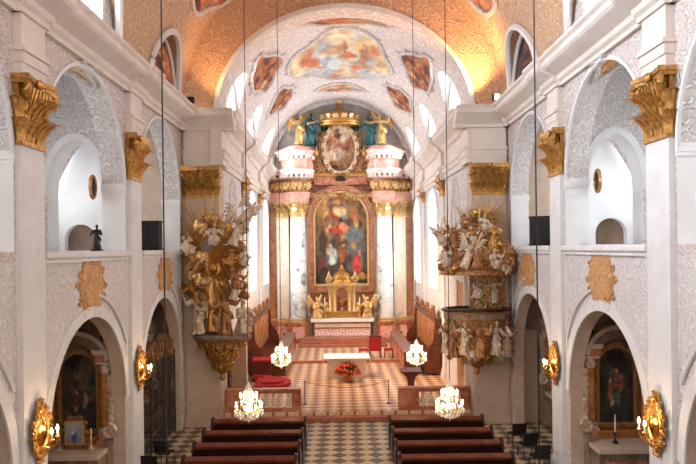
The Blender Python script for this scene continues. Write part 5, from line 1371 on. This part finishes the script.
bl = rblobs(91, 18, [(70, 62, 50), (46, 52, 46), (36, 32, 30), (82, 70, 54)], .07, .2)+[(.4, .48, .05, .03, (170, 130, 100), .5), (.42, .34, .13, .1, (78, 56, 44), .5), (.38, .28, .06, .03, (150, 110, 84), .5), (.64, .36, .06, .09, (120, 108, 92), .6), (.65, .44, .04, .025, (176, 140, 110), .5), (.5, .7, .2, .08, (96, 80, 56), .9)]
side_altar('dark side altar with arched painting and framed photo in the left chapel', (-7.42, 18.84, 0), 3, dkp, bl)
bl = rblobs(92, 18, [(76, 66, 50), (50, 54, 44), (40, 34, 30), (90, 74, 54)], .07, .2)+[(.35, .42, .06, .12, (146, 66, 46), .5), (.36, .55, .04, .025, (190, 140, 104), .5), (.58, .56, .12, .1, (110, 74, 56), .6), (.56, .68, .04, .025, (190, 146, 110), .5), (.56, .32, .07, .1, (66, 92, 82), .6), (.62, .48, .05, .08, (150, 60, 44), .6), (.4, .3, .05, .1, (180, 130, 96), .7)]
ra = side_altar('side altar with arched figure painting and a single candle in the right chapel', (7.42, 18.84, 0), 4, dkp, bl)
dup(ra, (8.1, 25.15, 0), None, 'stone side altar whose left scroll shows in the right chapel next to the pulpit')
dup(ra, (-8.05, 25.15, 0), None, 'stone side altar standing behind the iron gate in the left chapel')
# things on the side altars
t = thing('framed_picture', 'small gold-framed picture of a blue figure standing on the left side altar', 'picture', (-7.27, 17.85, 1.32))
t.scale = (1.25, 1.25, 1.25)
n = 12
mb = MB(); mb.prism([(-.26, 0), (.26, 0), (.24, .1), (.2, .2), (.22, .5), (.14, .62), (.05, .7), (-.05, .7), (-.14, .62), (-.22, .5), (-.2, .2), (-.24, .1)], 'y', .04, .1)
for e in (-1, 1):
    for x, z in ((.24, .08), (.2, .56), (.1, .66), (.22, .34)): mb.spiral((e*x, .03, z), (e, 0, 0), (0, 0, 1), .07, 1.4, .022, 0, 1, 12, 5)
mb.build('stand', 'goldbrown', t)
pobj('frame', [rect(-.2, .2, .12, .62), rect(-.165, .165, .155, .585)], .05, FRONT, Vector((0, .01, 0)), ['gold2'], None, t)
canvas('picture', .34, .44, painter([(120, 130, 140), (150, 160, 170), (170, 176, 180)], [(.5, .3, .16, .28, (70, 90, 140), .4), (.5, .72, .09, .08, (214, 180, 150), .4), (.42, .5, .1, .1, (226, 224, 220), .6)], 3, .05), t, 0, .0, 16, 20, .15)
k = candlestick('candlestick left of the framed picture on the left side altar', (-7.68, 17.9, 1.32), .26, .3, 'silver', False, None, False, .55)
dup(k, (-6.84, 17.9, 1.32), None, 'candlestick right of the framed picture on the left side altar')
k = candlestick('dark candlestick with a tall white candle on the right side altar', (7.1, 17.9, 1.32), .3, .46, 'iron', False, None, False, .6)

# ================================================================== IRON GATE
t = thing('iron_gate', 'black wrought-iron gate with scrollwork crest closing the last left chapel arch', 'gate', (-6.3, 22.3, 0))
mb = MB()
for y in (-2.2, -.75, .75, 2.2): mb.box(-.03, .03, y-.03, y+.03, 0, 3.0)
for z in (.1, 1.1, 1.25, 2.6, 2.75): mb.box(-.025, .025, -2.2, 2.2, z-.02, z+.02)
mb.build('frame', 'gateiron', t)
mb = MB()
for i in range(22):
    y = -2.1+i*.2; mb.box(-.01, .01, y-.01, y+.01, .1, 2.75)
mb.build('bars', 'gateiron', t)
mb = MB()
for i in range(15):
    y = -2.05+i*.29
    for z, r in ((1.5, .13), (2.3, .13), (.5, .13)): mb.spiral((0, y, z), (0, 1, 0), (0, 0, 1), r, 1.5, .018, i, 1 if i % 2 else -1, 14, 4)
mb.build('scroll_panels', 'gateiron', t)
mb = MB()
for i in range(11):
    y = -2.0+i*.4; h = .55+.35*math.cos((i-5)*.3)
    mb.spiral((0, y, 2.75+h*.45), (0, 1, 0), (0, 0, 1), .22, 1.7, .022, 0, 1 if i < 5 else -1, 18, 5); mb.spiral((0, y+.15, 2.75+h*.9), (0, 1, 0), (0, 0, 1), .14, 1.5, .02, 2, -1 if i < 5 else 1, 16, 5)
    mb.leaf((-.01, y, 2.75+h*.5), (.5, 0, .3), (0, 0, 1), (0, 1, 0), .35, .14, .3)
mb.build('crest', 'goldbrown', t)

# ================================================================== LOOSE CHAIRS
def black_chair(label, loc, rz):
    t = thing('stacking_chair', label, 'chair', loc, rz)
    MB().prism([(-.02, .5), (.02, .5), (-.02, .84), (-.07, .84)], 'x', -.23, .23).build('backrest', 'black', t)
    MB().box(-.23, .23, 0, .44, .43, .47).build('seat', 'black', t)
    for sx in (-1, 1):
        MB().tube([(sx*.22, -.05, .8), (sx*.22, .02, .45), (sx*.23, -.06, 0)], .013, 6).build('leg', 'iron', t); MB().tube([(sx*.22, .42, .44), (sx*.23, .46, 0)], .013, 6).build('leg', 'iron', t)
    return t
c = black_chair('black stacking chair farthest from the camera of three right of the pews', (5.55, 21.85, 0), .1)
dup(c, (5.6, 20.7, 0), .15, 'black stacking chair in the middle of three right of the pews')
dup(c, (5.6, 19.45, 0), .1, 'black stacking chair nearest the camera of three right of the pews')
dup(c, (-5.65, 20.3, 0), -.2, 'black stacking chair in front of the iron gate left of the pews, farther one')
dup(c, (-5.6, 18.9, 0), -.1, 'black stacking chair left of the pews, nearer the camera than the other')

# ================================================================== GALLERY CONTENTS
for s, sd in ((-1, 'left'), (1, 'right')):
    t = thing('cabinet', 'black wooden cabinet standing in the last %s gallery arch' % sd, 'cabinet', (s*6.43, 22.2, 6.6))
    MB().box(-.3, .3, -.2, .25, .06, .92).box(-.33, .33, -.23, .27, 0, .06).box(-.33, .33, -.23, .27, .92, .97).build('body', 'bronze', t)
    for x in (-.145, .145): MB().box(x-.12, x+.12, -.225, -.2, .12, .86).build('door', 'bronze', t)
st2 = figure(95, .66, [((-.22, -.12, .6), (-.04, -.24, .66)), ((.22, -.14, .6), (.06, -.25, .7))])
r = thing('dark_statue', 'small dark robed statue standing in the left gallery arch', 'statue', (-6.62, 17.9, 6.6))
MB().box(-.12, .12, -.12, .12, 0, .05).build('base', 'bronze', r); addmesh('body', st2, 'bronze', r, (0, 0, .04))
for s, sd in ((-1, 'left'), (1, 'right')):
    t = thing('oval_picture', 'small gilt oval picture seen edge-on in the %s gallery arch' % sd, 'picture', (s*6.9, 18.4, 8.35), s*PI/2)
    mb = MB(); mb.tube([(.2*math.cos(2*PI*i/24), 0, .3*math.sin(2*PI*i/24)) for i in range(25)], .045, 6); mb.build('frame', 'gold', t)
    MB().lathe([(.19, -.02), (.19, .02)], (0, 0, 0), 20, 1, 1.5).xf(Matrix.Rotation(PI/2, 4, 'X')).build('picture', 'bronze', t)
# floodlights standing on the cornice ends
for s, sd in ((-1, 'left'), (1, 'right')):
    t = thing('floodlight', 'small lit floodlight on the end of the %s nave cornice' % sd, 'lamp', (s*5.5, 24.2, 11.76), .5 if s > 0 else PI)
    MB().box(-.12, .12, .0, .14, .1, .32).build('housing', 'black', t); MB().box(-.02, .02, .04, .1, 0, .12).build('bracket', 'black', t)
    MB().box(-.1, .1, -.02, 0, .12, .3).build('lens', 'bulb', t)
# ================================================================== CHOIR AXIS, LIGHT, CAMERA
bpy.context.view_layer.update()
PV = Matrix.Translation((0, 26, 0)) @ Matrix.Rotation(math.radians(.95), 4, 'Z') @ Matrix.Translation((0, -26, 0))
for o in CHOIR: o.matrix_world = PV @ o.matrix_world

def area(name, loc, target, sx, sy, power, c=(1, 1, 1), spread=180):
    l = bpy.data.lights.new(name, 'AREA'); l.shape = 'RECTANGLE'; l.size = sx; l.size_y = sy; l.energy = power; l.color = c; l.spread = math.radians(spread)
    o = bpy.data.objects.new(name, l); C.objects.link(o); o.location = loc
    o.rotation_euler = (Vector(target)-Vector(loc)).to_track_quat('-Z', 'Y').to_euler(); return o
def spot(name, loc, target, power, c, ang=70, r=.15, blend=.6):
    l = bpy.data.lights.new(name, 'SPOT'); l.energy = power; l.color = c; l.spot_size = math.radians(ang); l.spot_blend = blend; l.shadow_soft_size = r
    o = bpy.data.objects.new(name, l); C.objects.link(o); o.location = loc
    o.rotation_euler = (Vector(target)-Vector(loc)).to_track_quat('-Z', 'Y').to_euler(); return o
DAY = (.92, .96, 1.0)
# daylight outside the choir windows
for s in (-1, 1):
    o = area('daylight', (s*5.9, 40, 7.2), (s*5.9-s, 40, 7.2), 16, 7.5, LP['choir'], DAY); bpy.context.view_layer.update(); o.matrix_world = PV @ o.matrix_world
    for c in CC: area('daylight', (s*5.5, c, 12.9), (0, c, 14.5), 2.4, 2, LP['clun']*(1.5 if c > 40 else 1), DAY)
    for b in LUN[:3]: area('daylight', (s*6.75, b, 12.95), (s*6.75-s, b+.25, 12.75), 2.2, 2.2, LP['nlun'][s > 0], DAY if s > 0 else (.84, .91, 1))  # first window pair is added out of view to light the nave
    # lamps outside the unseen gallery windows that were cut for them
    for b in GAL: area('daylight', (s*10.15, b, 9.0), (0, b, 8.6), 1.9, 2.9, LP['galL' if s < 0 else 'galR'], DAY)
# the west window behind the camera, brighter towards the south
area('daylight', (0, -4.8, 11.2), (1.0, 20, 6), 7, 9, LP['west'], (1, .925, .86))
W = (1, .66, .36)
for s in (-1, 1):       # nave pair at the cornice-end lamps; choir pair added, no lamp modelled
    spot('floodlight', (s*5.2, 24.2, 12.15), (s*2.0, 25.6, 18), LP['flood'][s > 0], (1, .5, .2), 130, .08, .9)
    spot('floodlight', (s*4.3, 30.3, 12.05), (s*-.8, 35, .5), LP['choirwarm'], (1, .66, .38), 85, .12, .8)  # unseen spot added to warm the choir floor
for x, y in ((-2.27, 15.6), (2.27, 15.6), (-2.05, 22.6), (2.2, 22.6)):
    l = bpy.data.lights.new('chandelier_light', 'POINT'); l.energy = LP['chand']; l.color = (1, .74, .46); l.shadow_soft_size = .1
    o = bpy.data.objects.new('chandelier_light', l); C.objects.link(o); o.location = (x, y, 3.02)
wd = bpy.data.worlds.new('sky'); SC.world = wd; wd.use_nodes = True
bg = wd.node_tree.nodes['Background']; bg.inputs[0].default_value = (.86, .92, 1, 1); bg.inputs[1].default_value = 1.0
cam = bpy.data.cameras.new('camera'); cam.sensor_fit = 'HORIZONTAL'; cam.sensor_width = 36; cam.lens = 36*F/696
cam.shift_x = 2/696; cam.shift_y = 16/696; cam.clip_end = 200; cam.clip_start = .05
co = bpy.data.objects.new('camera', cam); C.objects.link(co)
co.matrix_world = Matrix.Translation((0, 0, HC)) @ Matrix.Rotation(PI/2, 4, 'X') @ Matrix.Rotation(-ROLL, 4, 'Z')
SC.camera = co
SC.view_settings.view_transform = 'Standard'; SC.view_settings.look = 'None'; SC.view_settings.gamma = 1; SC.view_settings.use_curve_mapping = False
SC.view_settings.exposure = LP['exp']
cy = SC.cycles
cy.max_bounces = 7; cy.diffuse_bounces = 4; cy.glossy_bounces = 3; cy.transmission_bounces = 4; cy.transparent_max_bounces = 6
cy.sample_clamp_indirect = 4; cy.sample_clamp_direct = 0; cy.caustics_reflective = False; cy.caustics_refractive = False; cy.use_denoising = True
